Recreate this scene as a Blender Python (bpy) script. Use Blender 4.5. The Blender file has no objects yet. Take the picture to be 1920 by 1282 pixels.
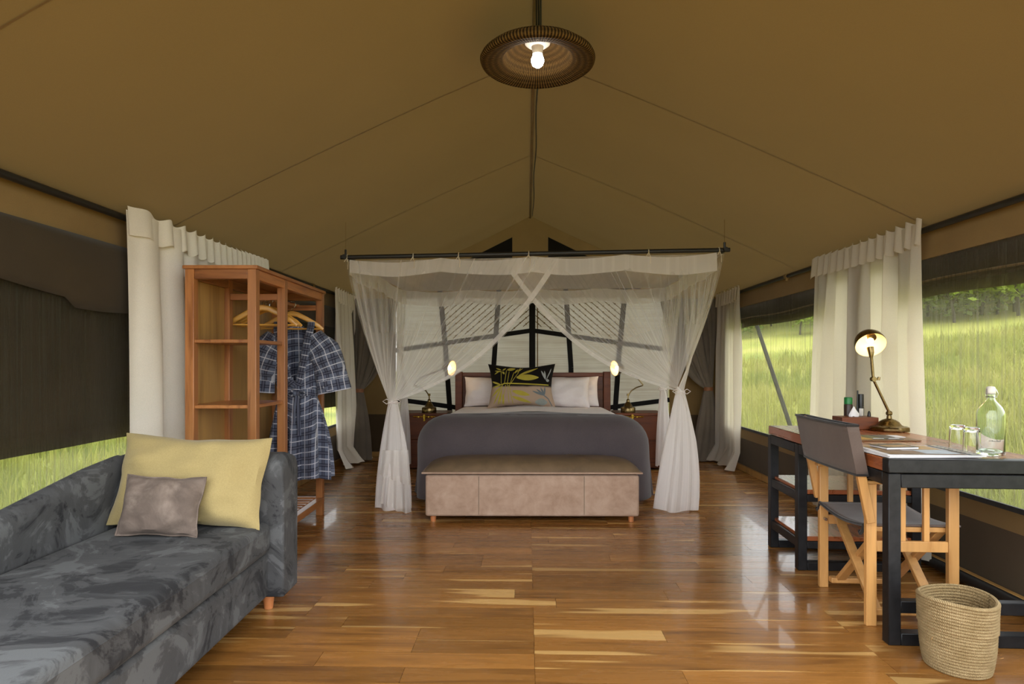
import bpy, math, random
import numpy as np
from mathutils import Vector, Matrix, noise
random.seed(7)
S = bpy.context.scene
COL = S.collection
PI = math.pi

# ------------------------------------------------------------------ camera, sky, exposure
cd = bpy.data.cameras.new('camera'); cam = bpy.data.objects.new('camera', cd); COL.objects.link(cam)
cam.location = (0, 0, 1.15); cam.rotation_euler = (PI/2, 0, 0)
cd.sensor_width = 36; cd.lens = 36*1150/1920; cd.shift_y = 40/1920; cd.clip_start = .02; cd.clip_end = 400
S.camera = cam
S.view_settings.view_transform = 'Standard'; S.view_settings.look = 'None'
S.view_settings.gamma = 1; S.view_settings.use_curve_mapping = False
S.view_settings.exposure = 1.43
W = bpy.data.worlds.new('overcast_sky'); S.world = W; W.use_nodes = True
bg = W.node_tree.nodes['Background']; bg.inputs[0].default_value = (.93, .97, 1.0, 1); bg.inputs[1].default_value = 1.6
S.cycles.max_bounces = 10; S.cycles.diffuse_bounces = 6; S.cycles.transparent_max_bounces = 32
S.cycles.transmission_bounces = 10; S.cycles.glossy_bounces = 5
S.cycles.sample_clamp_indirect = 6

# ------------------------------------------------------------------ helpers
def lin(r, g, b):
    f = lambda c: (c/255/12.92) if c/255 <= .04045 else ((c/255+.055)/1.055)**2.4
    return (f(r), f(g), f(b), 1)

class NT:
    def __init__(s, name):
        s.m = bpy.data.materials.new(name); s.m.use_nodes = True
        s.t = s.m.node_tree; s.t.nodes.clear()
        s.out = s.n('ShaderNodeOutputMaterial')
    def n(s, typ, **kw):
        nd = s.t.nodes.new(typ)
        for k, v in kw.items():
            if k.startswith('i_'): nd.inputs[int(k[2:])].default_value = v
            else: setattr(nd, k, v)
        return nd
    def l(s, a, b): s.t.links.new(a, b)
    def coord(s, scale=(1, 1, 1), uv=False, rand=False, rot=(0, 0, 0)):
        tc = s.n('ShaderNodeTexCoord'); mp = s.n('ShaderNodeMapping')
        mp.inputs['Scale'].default_value = scale; mp.inputs['Rotation'].default_value = rot
        src = tc.outputs['UV' if uv else 'Object']
        if rand:
            oi = s.n('ShaderNodeObjectInfo'); vm = s.n('ShaderNodeVectorMath', operation='SCALE')
            vm.inputs[0].default_value = (31.7, 17.3, 11.1); s.l(oi.outputs['Random'], vm.inputs['Scale'])
            va = s.n('ShaderNodeVectorMath', operation='ADD'); s.l(src, va.inputs[0]); s.l(vm.outputs[0], va.inputs[1]); src = va.outputs[0]
        s.l(src, mp.inputs[0]); return mp.outputs[0]
    def noise(s, vec, scale, detail=4, rough=.55, dist=0):
        nz = s.n('ShaderNodeTexNoise'); nz.inputs['Scale'].default_value = scale; nz.inputs['Detail'].default_value = detail
        nz.inputs['Roughness'].default_value = rough; nz.inputs['Distortion'].default_value = dist
        if vec is not None: s.l(vec, nz.inputs['Vector'])
        return nz.outputs['Fac']
    def ramp(s, fac, stops, interp='LINEAR'):
        r = s.n('ShaderNodeValToRGB'); r.color_ramp.interpolation = interp
        e = r.color_ramp.elements
        while len(e) < len(stops): e.new(.5)
        for i, (p, c) in enumerate(stops):
            e[i].position = p; e[i].color = c if len(c) == 4 else (*c, 1)
        s.l(fac, r.inputs[0]); return r.outputs[0]
    def mix(s, fac, a, b, mode='MIX'):
        m = s.n('ShaderNodeMix', data_type='RGBA', blend_type=mode)
        for k, v in ((0, fac), (6, a), (7, b)):
            if hasattr(v, 'links'): s.l(v, m.inputs[k])
            else: m.inputs[k].default_value = v
        return m.outputs[2]
    def math(s, op, a, b=None, c=None, clamp=False):
        m = s.n('ShaderNodeMath', operation=op, use_clamp=clamp)
        for k, v in enumerate((a, b, c)):
            if v is None: continue
            if hasattr(v, 'links'): s.l(v, m.inputs[k])
            else: m.inputs[k].default_value = v
        return m.outputs[0]
    def bump(s, h, strength=.3, dist=.01):
        b = s.n('ShaderNodeBump'); b.inputs['Strength'].default_value = strength; b.inputs['Distance'].default_value = dist
        s.l(h, b.inputs['Height']); return b.outputs[0]
    def pbr(s, col, rough=.6, metal=0, normal=None, sheen=0, coat=0, spec=.5, trans=0):
        p = s.n('ShaderNodeBsdfPrincipled')
        if hasattr(col, 'links'): s.l(col, p.inputs['Base Color'])
        else: p.inputs['Base Color'].default_value = col
        if hasattr(rough, 'links'): s.l(rough, p.inputs['Roughness'])
        else: p.inputs['Roughness'].default_value = rough
        p.inputs['Metallic'].default_value = metal; p.inputs['Sheen Weight'].default_value = sheen
        p.inputs['Coat Weight'].default_value = coat; p.inputs['Specular IOR Level'].default_value = spec
        p.inputs['Transmission Weight'].default_value = trans
        if normal is not None: s.l(normal, p.inputs['Normal'])
        return p.outputs[0]
    def end(s, sh): s.l(sh, s.out.inputs[0]); return s.m
    def mixsh(s, fac, a, b):
        m = s.n('ShaderNodeMixShader')
        if hasattr(fac, 'links'): s.l(fac, m.inputs[0])
        else: m.inputs[0].default_value = fac
        s.l(a, m.inputs[1]); s.l(b, m.inputs[2]); return m.outputs[0]

def dk(c, k): return (c[0]*k, c[1]*k, c[2]*k, 1)

def m_plain(name, c, rough=.5, metal=0, var=.25, scale=30, bump=.1, **kw):
    t = NT(name); v = t.coord(); f = t.noise(v, scale)
    col = t.ramp(f, [(.3, dk(c, 1-var)), (.7, dk(c, 1+var*.6))])
    return t.end(t.pbr(col, rough, metal, t.bump(f, bump, .003), **kw))
def m_cloth(name, c, c2=None, rough=.85, big=3, weave=400, bump=.25, transl=0, sheen=.2, tcol=None):
    t = NT(name); v = t.coord(); f = t.noise(v, big, 3); w = t.noise(v, weave, 2)
    c2 = c2 or dk(c, .75)
    col = t.mix(.18, t.ramp(f, [(.32, c2), (.68, c)]), t.ramp(w, [(.35, dk(c, .6)), (.65, dk(c, 1.25))]))
    sh = t.pbr(col, rough, 0, t.bump(t.math('ADD', t.math('MULTIPLY', f, 2), t.math('MULTIPLY', w, .25)), bump, .01), sheen=sheen, spec=.2)
    if transl:
        tr = t.n('ShaderNodeBsdfTranslucent'); tr.inputs[0].default_value = tcol or c
        sh = t.mixsh(transl, sh, tr.outputs[0])
    return t.end(sh)
def m_wood(name, c, cd_, axis='x', rough=.4, coat=.15, fine=1.0, pale=None, spec=.5):
    t = NT(name)
    sc = {'x': (1.2, 16, 16), 'y': (16, 1.2, 16), 'z': (16, 16, 1.2)}[axis]
    v = t.coord(tuple(k*fine for k in sc), rand=True)
    g = t.noise(v, 1.6, 6, .62, .6); h = t.noise(v, .35, 2)
    oi = t.n('ShaderNodeObjectInfo')
    col = t.ramp(g, [(.28, cd_), (.47, c), (.75, dk(c, 1.25))])
    col = t.mix(t.math('MULTIPLY', h, .5), col, cd_)
    if pale is not None:
        pz = t.noise(t.coord({'x': (.9, 13, 13), 'y': (13, .9, 13), 'z': (13, 13, .9)}[axis], rand=True), .9, 2, .4, .3)
        col = t.mix(t.ramp(pz, [(.615, (0, 0, 0)), (.65, (.75, .75, .75))]), col, pale)
    hs = t.n('ShaderNodeHueSaturation'); t.l(col, hs.inputs['Color'])
    t.l(t.math('MULTIPLY_ADD', oi.outputs['Random'], .42, .79), hs.inputs['Value'])
    return t.end(t.pbr(hs.outputs[0], t.math('MULTIPLY_ADD', g, .12, rough-.06), 0, t.bump(g, .08, .002), coat=coat, spec=spec))
def m_metal(name, c, rough=.35, scale=60):
    t = NT(name); f = t.noise(t.coord(), scale, 3)
    return t.end(t.pbr(t.ramp(f, [(.3, dk(c, .7)), (.7, dk(c, 1.15))]), t.math('MULTIPLY_ADD', f, .2, rough-.1), 1))
def m_emit(name, c, st):
    t = NT(name); e = t.n('ShaderNodeEmission'); e.inputs[0].default_value = c; e.inputs[1].default_value = st
    return t.end(e.outputs[0])
def m_sheer(name, c, op, stripe=.25, su=60, gather=True, transl=.5):
    """sheer net: see-through share from thread density; uv.x runs across the cloth, uv.y is how tightly it is gathered"""
    t = NT(name); tc = t.n('ShaderNodeTexCoord'); sp = t.n('ShaderNodeSeparateXYZ'); t.l(tc.outputs['UV'], sp.inputs[0])
    cb = t.n('ShaderNodeCombineXYZ'); t.l(sp.outputs[0], cb.inputs[0])
    f = t.noise(cb.outputs[0], su, 3, .6)
    st = t.ramp(f, [(.5, (0, 0, 0)), (.74, (1, 1, 1))])
    a = t.math('MULTIPLY_ADD', st, stripe, op)
    a = t.math('ADD', a, sp.outputs[1], clamp=True)
    d = t.n('ShaderNodeBsdfDiffuse'); d.inputs[0].default_value = c
    tr = t.n('ShaderNodeBsdfTranslucent'); tr.inputs[0].default_value = c
    tp = t.n('ShaderNodeBsdfTransparent')
    return t.end(t.mixsh(a, tp.outputs[0], t.mixsh(transl, d.outputs[0], tr.outputs[0])))
def m_glass(name, c=(1, 1, 1, 1)):
    t = NT(name); g = t.n('ShaderNodeBsdfGlass'); g.inputs['Color'].default_value = c; g.inputs['Roughness'].default_value = 0; g.inputs['IOR'].default_value = 1.45
    return t.end(g.outputs[0])

class MB:
    def __init__(s): s.v = []; s.f = []; s.uv = []; s.mi = []; s.cur = 0
    def add(s, verts, faces, uvs=None):
        o = len(s.v); s.v += [Vector(p) for p in verts]
        s.f += [tuple(i+o for i in f) for f in faces]; s.mi += [s.cur]*len(faces)
        s.uv += list(uvs) if uvs else [(p[0], p[1]) for p in verts]
        return s
    def box(s, x0, x1, y0, y1, z0, z1):
        return s.add([(x, y, z) for x in (x0, x1) for y in (y0, y1) for z in (z0, z1)],
                     [(0, 1, 3, 2), (4, 6, 7, 5), (0, 4, 5, 1), (2, 3, 7, 6), (0, 2, 6, 4), (1, 5, 7, 3)])
    def bar(s, p, q, w, h, up=(0, 0, 1)):
        p, q = Vector(p), Vector(q); d = (q-p).normalized(); r = d.cross(Vector(up))
        if r.length < 1e-4: r = d.cross(Vector((1, 0, 0)))
        r.normalize(); u = r.cross(d)
        vs = [e + r*a*w/2 + u*b*h/2 for e in (p, q) for a, b in ((-1, -1), (1, -1), (1, 1), (-1, 1))]
        return s.add(vs, [(0, 1, 2, 3), (7, 6, 5, 4), (0, 4, 5, 1), (1, 5, 6, 2), (2, 6, 7, 3), (3, 7, 4, 0)])
    def tube(s, path, r, n=8, cap=True, flat=1.0, up=(0, 0, 1)):
        P = [Vector(p) for p in path]; rings = []
        rr = r if isinstance(r, (list, tuple)) else [r]*len(P)
        prev = None
        for i, p in enumerate(P):
            d = (P[min(i+1, len(P)-1)] - P[max(i-1, 0)]).normalized()
            a = prev if prev is not None else d.cross(Vector(up))
            a = a - d*a.dot(d)
            if a.length < 1e-4: a = d.cross(Vector((1, .1, .05)))
            a.normalize(); prev = a; b = d.cross(a)
            rings.append([p + a*rr[i]*math.cos(2*PI*k/n) + b*rr[i]*flat*math.sin(2*PI*k/n) for k in range(n)])
        return s.rings(rings, cap, cap)
    def rings(s, rings, cap0=False, cap1=False, closed=True, uvs=None):
        n = len(rings[0]); fs = []
        for i in range(len(rings)-1):
            for k in range(n if closed else n-1):
                k2 = (k+1) % n
                fs.append((i*n+k, i*n+k2, (i+1)*n+k2, (i+1)*n+k))
        if cap0: fs.append(tuple(reversed(range(n))))
        if cap1: fs.append(tuple(range((len(rings)-1)*n, len(rings)*n)))
        return s.add([p for r in rings for p in r], fs, uvs)
    def lathe(s, prof, c=(0, 0, 0), n=24, cap0=True, cap1=True, tilt=None):
        c = Vector(c); rg = []
        for r, z in prof:
            rg.append([Vector((r*math.cos(2*PI*k/n), r*math.sin(2*PI*k/n), z)) for k in range(n)])
        if tilt is not None: rg = [[tilt @ p for p in r] for r in rg]
        return s.rings([[p + c for p in r] for r in rg], cap0, cap1)
    def grid(s, fn, nu, nv, uvf=None):
        vs = []; us = []
        for j in range(nv+1):
            for i in range(nu+1):
                a, b = i/nu, j/nv; vs.append(fn(a, b)); us.append(uvf(a, b) if uvf else (a, b))
        fs = [(j*(nu+1)+i, j*(nu+1)+i+1, (j+1)*(nu+1)+i+1, (j+1)*(nu+1)+i) for j in range(nv) for i in range(nu)]
        return s.add(vs, fs, us)

INV = {}
def tag(o, label=None, cat=None, group=None, kind=None):
    if label: o['label'] = label
    if cat: o['category'] = cat
    if group: o['group'] = group
    if kind: o['kind'] = kind
    return o
def link_mesh(name, mb, mats, parent=None, smooth=True, bevel=0, subsurf=0, world=True, seg=2, solid=0):
    me = bpy.data.meshes.new(name)
    inv = INV.get(parent.name) if (parent is not None and world) else None
    vs = [tuple(inv @ p) for p in mb.v] if inv is not None else [tuple(p) for p in mb.v]
    me.from_pydata(vs, [], mb.f); me.update()
    ul = me.uv_layers.new(name='UVMap')
    for lp in me.loops: ul.data[lp.index].uv = mb.uv[lp.vertex_index]
    for m in (mats if isinstance(mats, (list, tuple)) else [mats]): me.materials.append(m)
    if any(mb.mi): me.polygons.foreach_set('material_index', mb.mi)
    o = bpy.data.objects.new(name, me); COL.objects.link(o)
    if smooth:
        me.polygons.foreach_set('use_smooth', [True]*len(me.polygons))
        if not subsurf: me.set_sharp_from_angle(angle=math.radians(38))
    if parent is not None:
        o.parent = parent
        if parent.name in INV: INV[o.name] = INV[parent.name]
    if solid:
        md = o.modifiers.new('thickness', 'SOLIDIFY'); md.thickness = solid; md.offset = 0
    if bevel:
        b = o.modifiers.new('bevel', 'BEVEL'); b.width = bevel; b.segments = seg; b.limit_method = 'ANGLE'; b.angle_limit = math.radians(40)
    if subsurf:
        b = o.modifiers.new('subsurf', 'SUBSURF'); b.levels = subsurf; b.render_levels = subsurf
    return o
def thing(name, label, cat, loc=(0, 0, 0), rz=0, group=None):
    o = bpy.data.objects.new(name, None); COL.objects.link(o); o.empty_display_size = .05
    o.location = loc; o.rotation_euler = (0, 0, rz)
    INV[o.name] = (Matrix.Translation(loc) @ Matrix.Rotation(rz, 4, 'Z')).inverted()
    return tag(o, label, cat, group)
def struct(name, mb, m, parent=None, **kw):
    o = link_mesh(name, mb, m, parent, **kw)
    if parent is None: o['kind'] = 'structure'
    return o
def dup(root, loc, rz, label, group=None):
    r = root.copy(); COL.objects.link(r); r.location = loc; r.rotation_euler = (0, 0, rz); r['label'] = label
    if group: r['group'] = group
    def rec(src, dst):
        for ch in list(src.children):
            c = ch.copy(); COL.objects.link(c); c.parent = dst; rec(ch, c)
    rec(root, r); return r

TH = .0244                                   # the tent is turned this much clockwise from the view axis
def R(u, v, z=0): return Vector((u + TH*v, v - TH*u, z))
UL, UR, VB, VF, RU = -2.16, 2.33, 7.55, 1.15, .04
ZE, ZR = 1.95, 2.96

# ------------------------------------------------------------------ materials
CANVAS = lin(158, 124, 66)
M = {}
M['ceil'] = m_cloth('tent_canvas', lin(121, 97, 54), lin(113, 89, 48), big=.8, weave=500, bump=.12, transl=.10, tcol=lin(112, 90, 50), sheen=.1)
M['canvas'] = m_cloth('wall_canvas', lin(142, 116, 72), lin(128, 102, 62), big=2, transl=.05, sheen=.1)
M['canvas_low'] = m_cloth('dark_wall_canvas', lin(84, 70, 50), lin(74, 60, 44), big=2, sheen=.1)
M['seam'] = m_cloth('seam_tape', lin(122, 95, 50), big=6)
M['flap'] = m_cloth('dark_flap_canvas', lin(70, 58, 40), lin(58, 48, 33), big=2.5, transl=.04, sheen=.1)
M['tape'] = m_cloth('black_tape', lin(28, 26, 25), big=8)
M['white'] = m_cloth('white_curtain_cloth', lin(246, 239, 226), lin(238, 231, 217), big=4, weave=300, bump=.15, transl=.6, tcol=lin(226, 214, 188))
M['white_l'] = m_cloth('white_curtain_cloth_brightened', lin(246, 239, 226), lin(238, 231, 217), big=4, weave=300, bump=.15, transl=.12, tcol=lin(226, 214, 188))  # same unlined cloth, translucency cut so the left curtains come out brighter
M['grey'] = m_cloth('grey_curtain_cloth', lin(118, 108, 96), lin(100, 92, 82), big=4)
M['linen'] = m_cloth('white_bed_linen', lin(232, 224, 222), lin(222, 212, 210), big=7, bump=.3)
M['blanket'] = m_cloth('charcoal_knit', lin(84, 75, 76), lin(74, 66, 68), big=3, weave=160, bump=.3)
M['net'] = m_sheer('white_net', lin(252, 247, 241), .16, .26, 34)
M['net_top'] = m_sheer('white_net_top', lin(252, 247, 241), .55, .1, 20)
M['net_dense'] = m_sheer('white_net_hem', lin(252, 247, 241), .5, .12, 40)
M['net_tail'] = m_sheer('white_net_gathered', lin(252, 247, 244), .78, .2, 30)
M['black'] = m_plain('black_steel', lin(40, 40, 42), .42, .5, .35, 25, .15)
M['pole'] = m_plain('black_pole', lin(30, 28, 26), .5, 0, .2, 20, .05)
M['brass'] = m_metal('aged_brass', lin(136, 116, 78), .3)
M['gold'] = m_metal('bright_brass', lin(210, 172, 70), .25)
M['steel'] = m_metal('hook_steel', lin(190, 190, 190), .25)
M['ward'] = m_wood('red_teak', lin(180, 118, 66), lin(124, 72, 36), 'z', .38)
M['ward_y'] = m_wood('red_teak_long', lin(180, 118, 66), lin(124, 72, 36), 'y', .38)
M['ward_x'] = m_wood('red_teak_cross', lin(174, 112, 62), lin(118, 68, 34), 'x', .38)
M['ply'] = m_wood('stained_board', lin(176, 136, 76), lin(136, 98, 50), 'z', .5, fine=.35)
M['dwood'] = m_wood('dark_bed_wood', lin(112, 60, 32), lin(70, 36, 20), 'x', .45, coat=.05, spec=.3)
M['desk'] = m_wood('desk_wood', lin(158, 88, 48), lin(112, 58, 32), 'y', .28, coat=.3)
M['chair'] = m_wood('honey_wood', lin(198, 148, 88), lin(172, 120, 64), 'z', .4)
M['hanger'] = m_wood('hanger_wood', lin(214, 160, 74), lin(180, 124, 48), 'x', .35)
M['leg'] = m_wood('leg_wood', lin(186, 118, 72), lin(150, 90, 50), 'z', .4)
M['floor'] = m_wood('teak_plank', lin(158, 107, 50), lin(106, 66, 30), 'x', .27, coat=.25, fine=.9, pale=lin(214, 170, 104))
M['chairfab'] = m_cloth('brown_chair_canvas', lin(98, 84, 76), lin(88, 74, 68), big=5, weave=500)
M['chaired'] = m_cloth('black_binding', lin(40, 35, 33), big=8)
M['yellow'] = m_cloth('mustard_linen', lin(172, 153, 104), lin(162, 143, 96), big=3, weave=220, bump=.3)
M['bulb'] = m_emit('lamp_bulb', (1.0, .9, .78, 1), 16)
M['warmbulb'] = m_emit('warm_bulb', (1.0, .78, .42, 1), 13)
M['bedbulb'] = m_emit('dim_warm_bulb', (1.0, .74, .42, 1), 9)
M['cream'] = m_plain('cream_enamel', lin(250, 232, 190), .4, 0, .03)
M['glass'] = m_glass('clear_glass')
M['water'] = m_glass('bottle_glass', (.97, 1, .98, 1))
M['white_pl'] = m_plain('white_plastic', lin(220, 214, 206), .4, 0, .05)
M['paper'] = m_plain('white_paper', lin(226, 222, 222), .6, 0, .04, 20, .02)
M['dark_pl'] = m_plain('black_plastic', lin(26, 25, 26), .35, 0, .2)
M['rubber'] = m_plain('dark_brown_bottle', lin(62, 44, 36), .4, 0, .2)
M['green'] = m_plain('green_cap', lin(32, 120, 58), .4, 0, .1)
M['tan'] = m_plain('tan_leather', lin(136, 88, 52), .55, 0, .2)

def mk_velvet(name, c, d, pale, sc=2.6):
    t = NT(name); v = t.coord((1, 1, 1)); w = t.noise(v, 1.3, 2)
    f = t.noise(v, sc, 7, .66, 1.6 if name == 'grey_velvet' else .3); g = t.noise(t.coord((2, 9, 4)), 1.6, 4, .6, 1.0)
    col = t.ramp(f, [(.41, d), (.46, c), (.53, c), (.58, pale)] if name == 'grey_velvet' else [(.3, d), (.5, c), (.75, pale)])
    col = t.mix(t.math('MULTIPLY', t.ramp(g, [(.45, (0, 0, 0)), (.7, (1, 1, 1))]), .35), col, pale)
    fine = t.noise(v, 260, 2)
    return t.end(t.pbr(col, .75, 0, t.bump(t.math('ADD', t.math('MULTIPLY', w, 1.5), t.math('MULTIPLY', fine, .1)), .3, .02), sheen=.04, spec=.08))
M['velvet'] = mk_velvet('grey_velvet', lin(74, 74, 75), lin(46, 46, 48), lin(98, 99, 100), 3.4)
M['mauve'] = mk_velvet('mauve_velvet', lin(112, 98, 89), lin(88, 77, 70), lin(160, 144, 132), 5)
M['suede'] = mk_velvet('taupe_leather', lin(168, 140, 120), lin(150, 122, 102), lin(184, 158, 138), 9)
t = NT('worn_lid_leather'); v = t.coord(); f = t.noise(v, 5, 5, .6, .4)
M['lid'] = t.end(t.pbr(t.ramp(f, [(.3, lin(92, 76, 58)), (.7, lin(124, 102, 78))]), .38, 0, t.bump(t.noise(v, 90, 4), .15, .003), spec=.5))

# window screen: dark fly mesh, see-through, with faint vertical streaks
def mk_screen():
    t = NT('window_fly_mesh'); f = t.noise(t.coord((85, 85, 1.2)), 1.0, 4, .6)
    g = t.noise(t.coord((3, 3, 1.5)), 1, 3)
    a = t.math('ADD', t.math('MULTIPLY_ADD', t.ramp(f, [(.45, (0, 0, 0)), (.72, (1, 1, 1))]), .30, .07), t.math('MULTIPLY', g, .14))
    d = t.n('ShaderNodeBsdfDiffuse'); d.inputs[0].default_value = lin(96, 92, 76)
    tl = t.n('ShaderNodeBsdfTranslucent'); tl.inputs[0].default_value = lin(150, 146, 124)
    return t.end(t.mixsh(a, t.n('ShaderNodeBsdfTransparent').outputs[0], t.mixsh(.55, d.outputs[0], tl.outputs[0])))
M['screen'] = mk_screen()
t = NT('pale_gauze'); f = t.noise(t.coord((1.5, 1.5, 50)), 1.2, 4); g = t.noise(t.coord(), 2.2, 3)
col = t.mix(.35, t.ramp(f, [(.3, lin(160, 150, 136)), (.7, lin(190, 182, 170))]), t.ramp(g, [(.3, lin(150, 138, 122)), (.7, lin(192, 188, 182))]))
tl = t.n('ShaderNodeBsdfTranslucent'); t.l(col, tl.inputs[0])
M['gauze'] = t.end(t.mixsh(.2, t.pbr(col, .9, 0, spec=.1), tl.outputs[0]))

# ------------------------------------------------------------------ floor: teak planks laid across the tent
mb = MB(); mb.add([R(UL-.6, -3), R(UR+.6, -3), R(UR+.1, VB+.3), R(UL-.1, VB+.3)] + [R(UL-.6, -3, -.25), R(UR+.6, -3, -.25), R(UR+.1, VB+.3, -.25), R(UL-.1, VB+.3, -.25)],
              [(0, 1, 2, 3), (7, 6, 5, 4), (0, 4, 5, 1), (1, 5, 6, 2), (2, 6, 7, 3), (3, 7, 4, 0)])
for p in mb.v: p.z -= .012
floor = struct('floor', mb, M['floor'], smooth=False)
rowh = .1155; rn = random.Random(3); vv = 1.85; lens = {}
while vv < VB:
    cuts = [UL]; side = rn.random()
    fixed = .03 if rn.random() < .72 else None
    x = UL
    while True:
        x += rn.choice((.55, .75, .95, 1.15, 1.35))
        if fixed is not None and cuts[-1] < fixed and x > fixed-.25: x = fixed; fixed = None
        if x > UR-.35: break
        cuts.append(x)
    cuts.append(UR)
    for a, b in zip(cuts, cuts[1:]):
        L = round(b-a, 2); key = L
        if key not in lens:
            q = MB(); q.box(0, L-.0012, 0, rowh-.0014, -.011, 0)
            me = link_mesh('plank', q, M['floor'], smooth=False); COL.objects.unlink(me); lens[key] = me.data
        o = bpy.data.objects.new('plank', lens[key]); COL.objects.link(o); o.parent = floor
        p = R(a, vv); o.location = (p.x, p.y, rn.uniform(-.0005, .0004)); o.rotation_euler = (0, 0, -TH)
    vv += rowh

# ------------------------------------------------------------------ tent shell
def ceil_pt(side, a, v):
    """a 0 at the eave, 1 at the ridge"""
    u0 = UL if side < 0 else UR
    u = u0 + (RU-u0)*a
    z = ZE + (ZR-ZE)*a
    seam = abs(math.sin(PI*(v-3.62)/1.7))
    z -= .035*math.sin(PI*a)*(.4+.6*seam) + .02*noise.noise(Vector((u*.7, v*.7, 3)))*math.sin(PI*a)
    return R(u, v, z)
mb = MB()
for sd in (-1, 1):
    mb.grid(lambda a, b: ceil_pt(sd, a, VF + (VB-VF)*b), 24, 60)
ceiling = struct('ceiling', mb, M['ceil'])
for vs in (1.92, 3.62, 5.32):
    for sd in (-1, 1):
        q = MB()
        def seam_pt(a, b, sd=sd, vs=vs):
            p = ceil_pt(sd, a, vs+(b-.5)*.009 - .10*math.sin(PI*a)); p.z -= .004; return p
        q.grid(seam_pt, 24, 1); link_mesh('seam', q, M['seam'], ceiling)
q = MB(); q.tube([R(RU, v, ZR-.014+.004*math.sin(v*3)) for v in np.linspace(VF, VB, 40)], .012, 8); link_mesh('ridge_cord', q, M['seam'], ceiling)
q = MB(); q.tube([R(RU+.03+.006*math.sin(v*4), v, ZR-.022) for v in np.linspace(VF, VB-.1, 40)], .005, 6); link_mesh('cable', q, M['tape'], ceiling)

SILL = .455
def wall_panel(name, u, v0, v1, z0, z1, m, parent=None, th=.012):
    q = MB(); a = [R(u, v0, z0), R(u, v1, z0), R(u, v1, z1), R(u, v0, z1)]; s = -1 if u < 0 else 1
    d = R(th*s, 0) - R(0, 0)
    q.add(a + [p+d for p in a], [(0, 1, 2, 3), (7, 6, 5, 4), (0, 4, 5, 1), (1, 5, 6, 2), (2, 6, 7, 3), (3, 7, 4, 0)])
    return link_mesh(name, q, m, parent, smooth=False)
def side_wall(side, u, gaps):
    w = wall_panel('wall_'+side, u, VF, VB, .34, SILL, M['canvas']); w['kind'] = 'structure'
    wall_panel('lower_panel', u, VF, VB, -.01, .34, M['canvas_low'], w)
    wall_panel('upper_band', u, VF, VB, 1.76, ZE+.01, M['canvas'], w)
    for a, b in gaps: wall_panel('wall_panel', u, a, b, SILL, 1.76, M['canvas'], w)
    return w
wl = side_wall('left', UL, [(VF, VF+.06), (3.75, 4.5), (7.2, VB)])
wr = side_wall('right', UR, [(VF, VF+.06), (4.1, 4.36), (6.95, VB)])
def screen(n, u, v0, v1):
    w = wall_panel('window_%d' % n, u, v0, v1, SILL, 1.76, M['screen'], th=.001); w['kind'] = 'structure'
    s = -1 if u < 0 else 1
    q = MB(); q.bar(R(u-.012*s, v0, SILL), R(u-.012*s, v1, SILL), .012, .026); link_mesh('sill_tape', q, M['tape'], w, smooth=False)
    for v in (v0, v1):
        q = MB(); q.bar(R(u-.008*s, v, SILL), R(u-.008*s, v, 1.76), .02, .01); link_mesh('side_tape', q, M['tape'], w, smooth=False)
screen(1, UL, VF+.06, 3.75); screen(2, UL, 4.5, 7.2); screen(3, UR, VF+.06, 4.1); screen(4, UR, 4.36, 6.95)
# back wall: canvas gable with two dark vents and a framed gauze screen
BX0, BX1 = -1.62, 1.74                      # gauze screen in tent coordinates
q = MB()
def wq(u0, u1, z0, z1, v=VB, th=.012):
    a = [R(u0, v, z0), R(u1, v, z0), R(u1, v, z1), R(u0, v, z1)]; b = [R(u0, v+th, z0), R(u1, v+th, z0), R(u1, v+th, z1), R(u0, v+th, z1)]
    q.add(a+b, [(0, 1, 2, 3), (7, 6, 5, 4), (0, 4, 5, 1), (1, 5, 6, 2), (2, 6, 7, 3), (3, 7, 4, 0)])
wq(UL, BX0, .52, ZE); wq(BX1, UR, .52, ZE)
q.add([R(UL, VB, ZE), R(UR, VB, ZE), R(RU, VB, ZR)], [(0, 1, 2)])
wb = struct('wall_back', q, M['canvas'], smooth=False)
q = MB(); wq(UL, BX0, -.01, .52); link_mesh('lower_panel', q, M['canvas_low'], wb, smooth=False)
q = MB(); wq(BX1, UR, -.01, .52); link_mesh('lower_panel', q, M['canvas_low'], wb, smooth=False)
for sg in (-1, 1):
    q = MB(); v = VB-.015
    pts = [R(RU+sg*.22, v, 2.70), R(RU+sg*.22, v, 2.06), R(RU+sg*1.35, v, 2.06), R(RU+sg*1.35, v, 2.14)]
    q.add(pts + [p+Vector((0, .01, 0)) for p in pts], [(0, 1, 2, 3), (7, 6, 5, 4), (0, 4, 5, 1), (1, 5, 6, 2), (2, 6, 7, 3), (3, 7, 4, 0)])
    link_mesh('vent_flap', q, M['tape'], wb, smooth=False)
# gauze panels between the black straps; strap lines given as (u at z) polylines
def lx(line, z):
    for (ua, za), (ub, zb) in zip(line, line[1:]):
        if (za-z)*(zb-z) <= 0 and za != zb: return ua + (ub-ua)*(z-za)/(zb-za)
    return line[0][0] if abs(line[0][1]-z) < abs(line[-1][1]-z) else line[-1][0]
cx = .065
VL = [[(BX0, 0), (BX0, 2.06)], [(cx-1.00, 0), (cx-1.02, .64), (cx-1.07, 1.35), (cx-1.14, 2.06)], [(cx-.49, 0), (cx-.475, 1.1), (cx-.41, 2.06)],
      [(cx, 0), (cx, 2.06)], [(cx+.49, 0), (cx+.475, 1.1), (cx+.41, 2.06)], [(cx+1.00, 0), (cx+1.02, .64), (cx+1.07, 1.35), (cx+1.14, 2.06)], [(BX1, 0), (BX1, 2.06)]]
def arc(u): return 1.555 - .145*abs(u-cx)
def low(u): return .61 + .065*(abs(u-cx)-.95)/.5 if abs(u-cx) > .9 else .60
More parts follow.
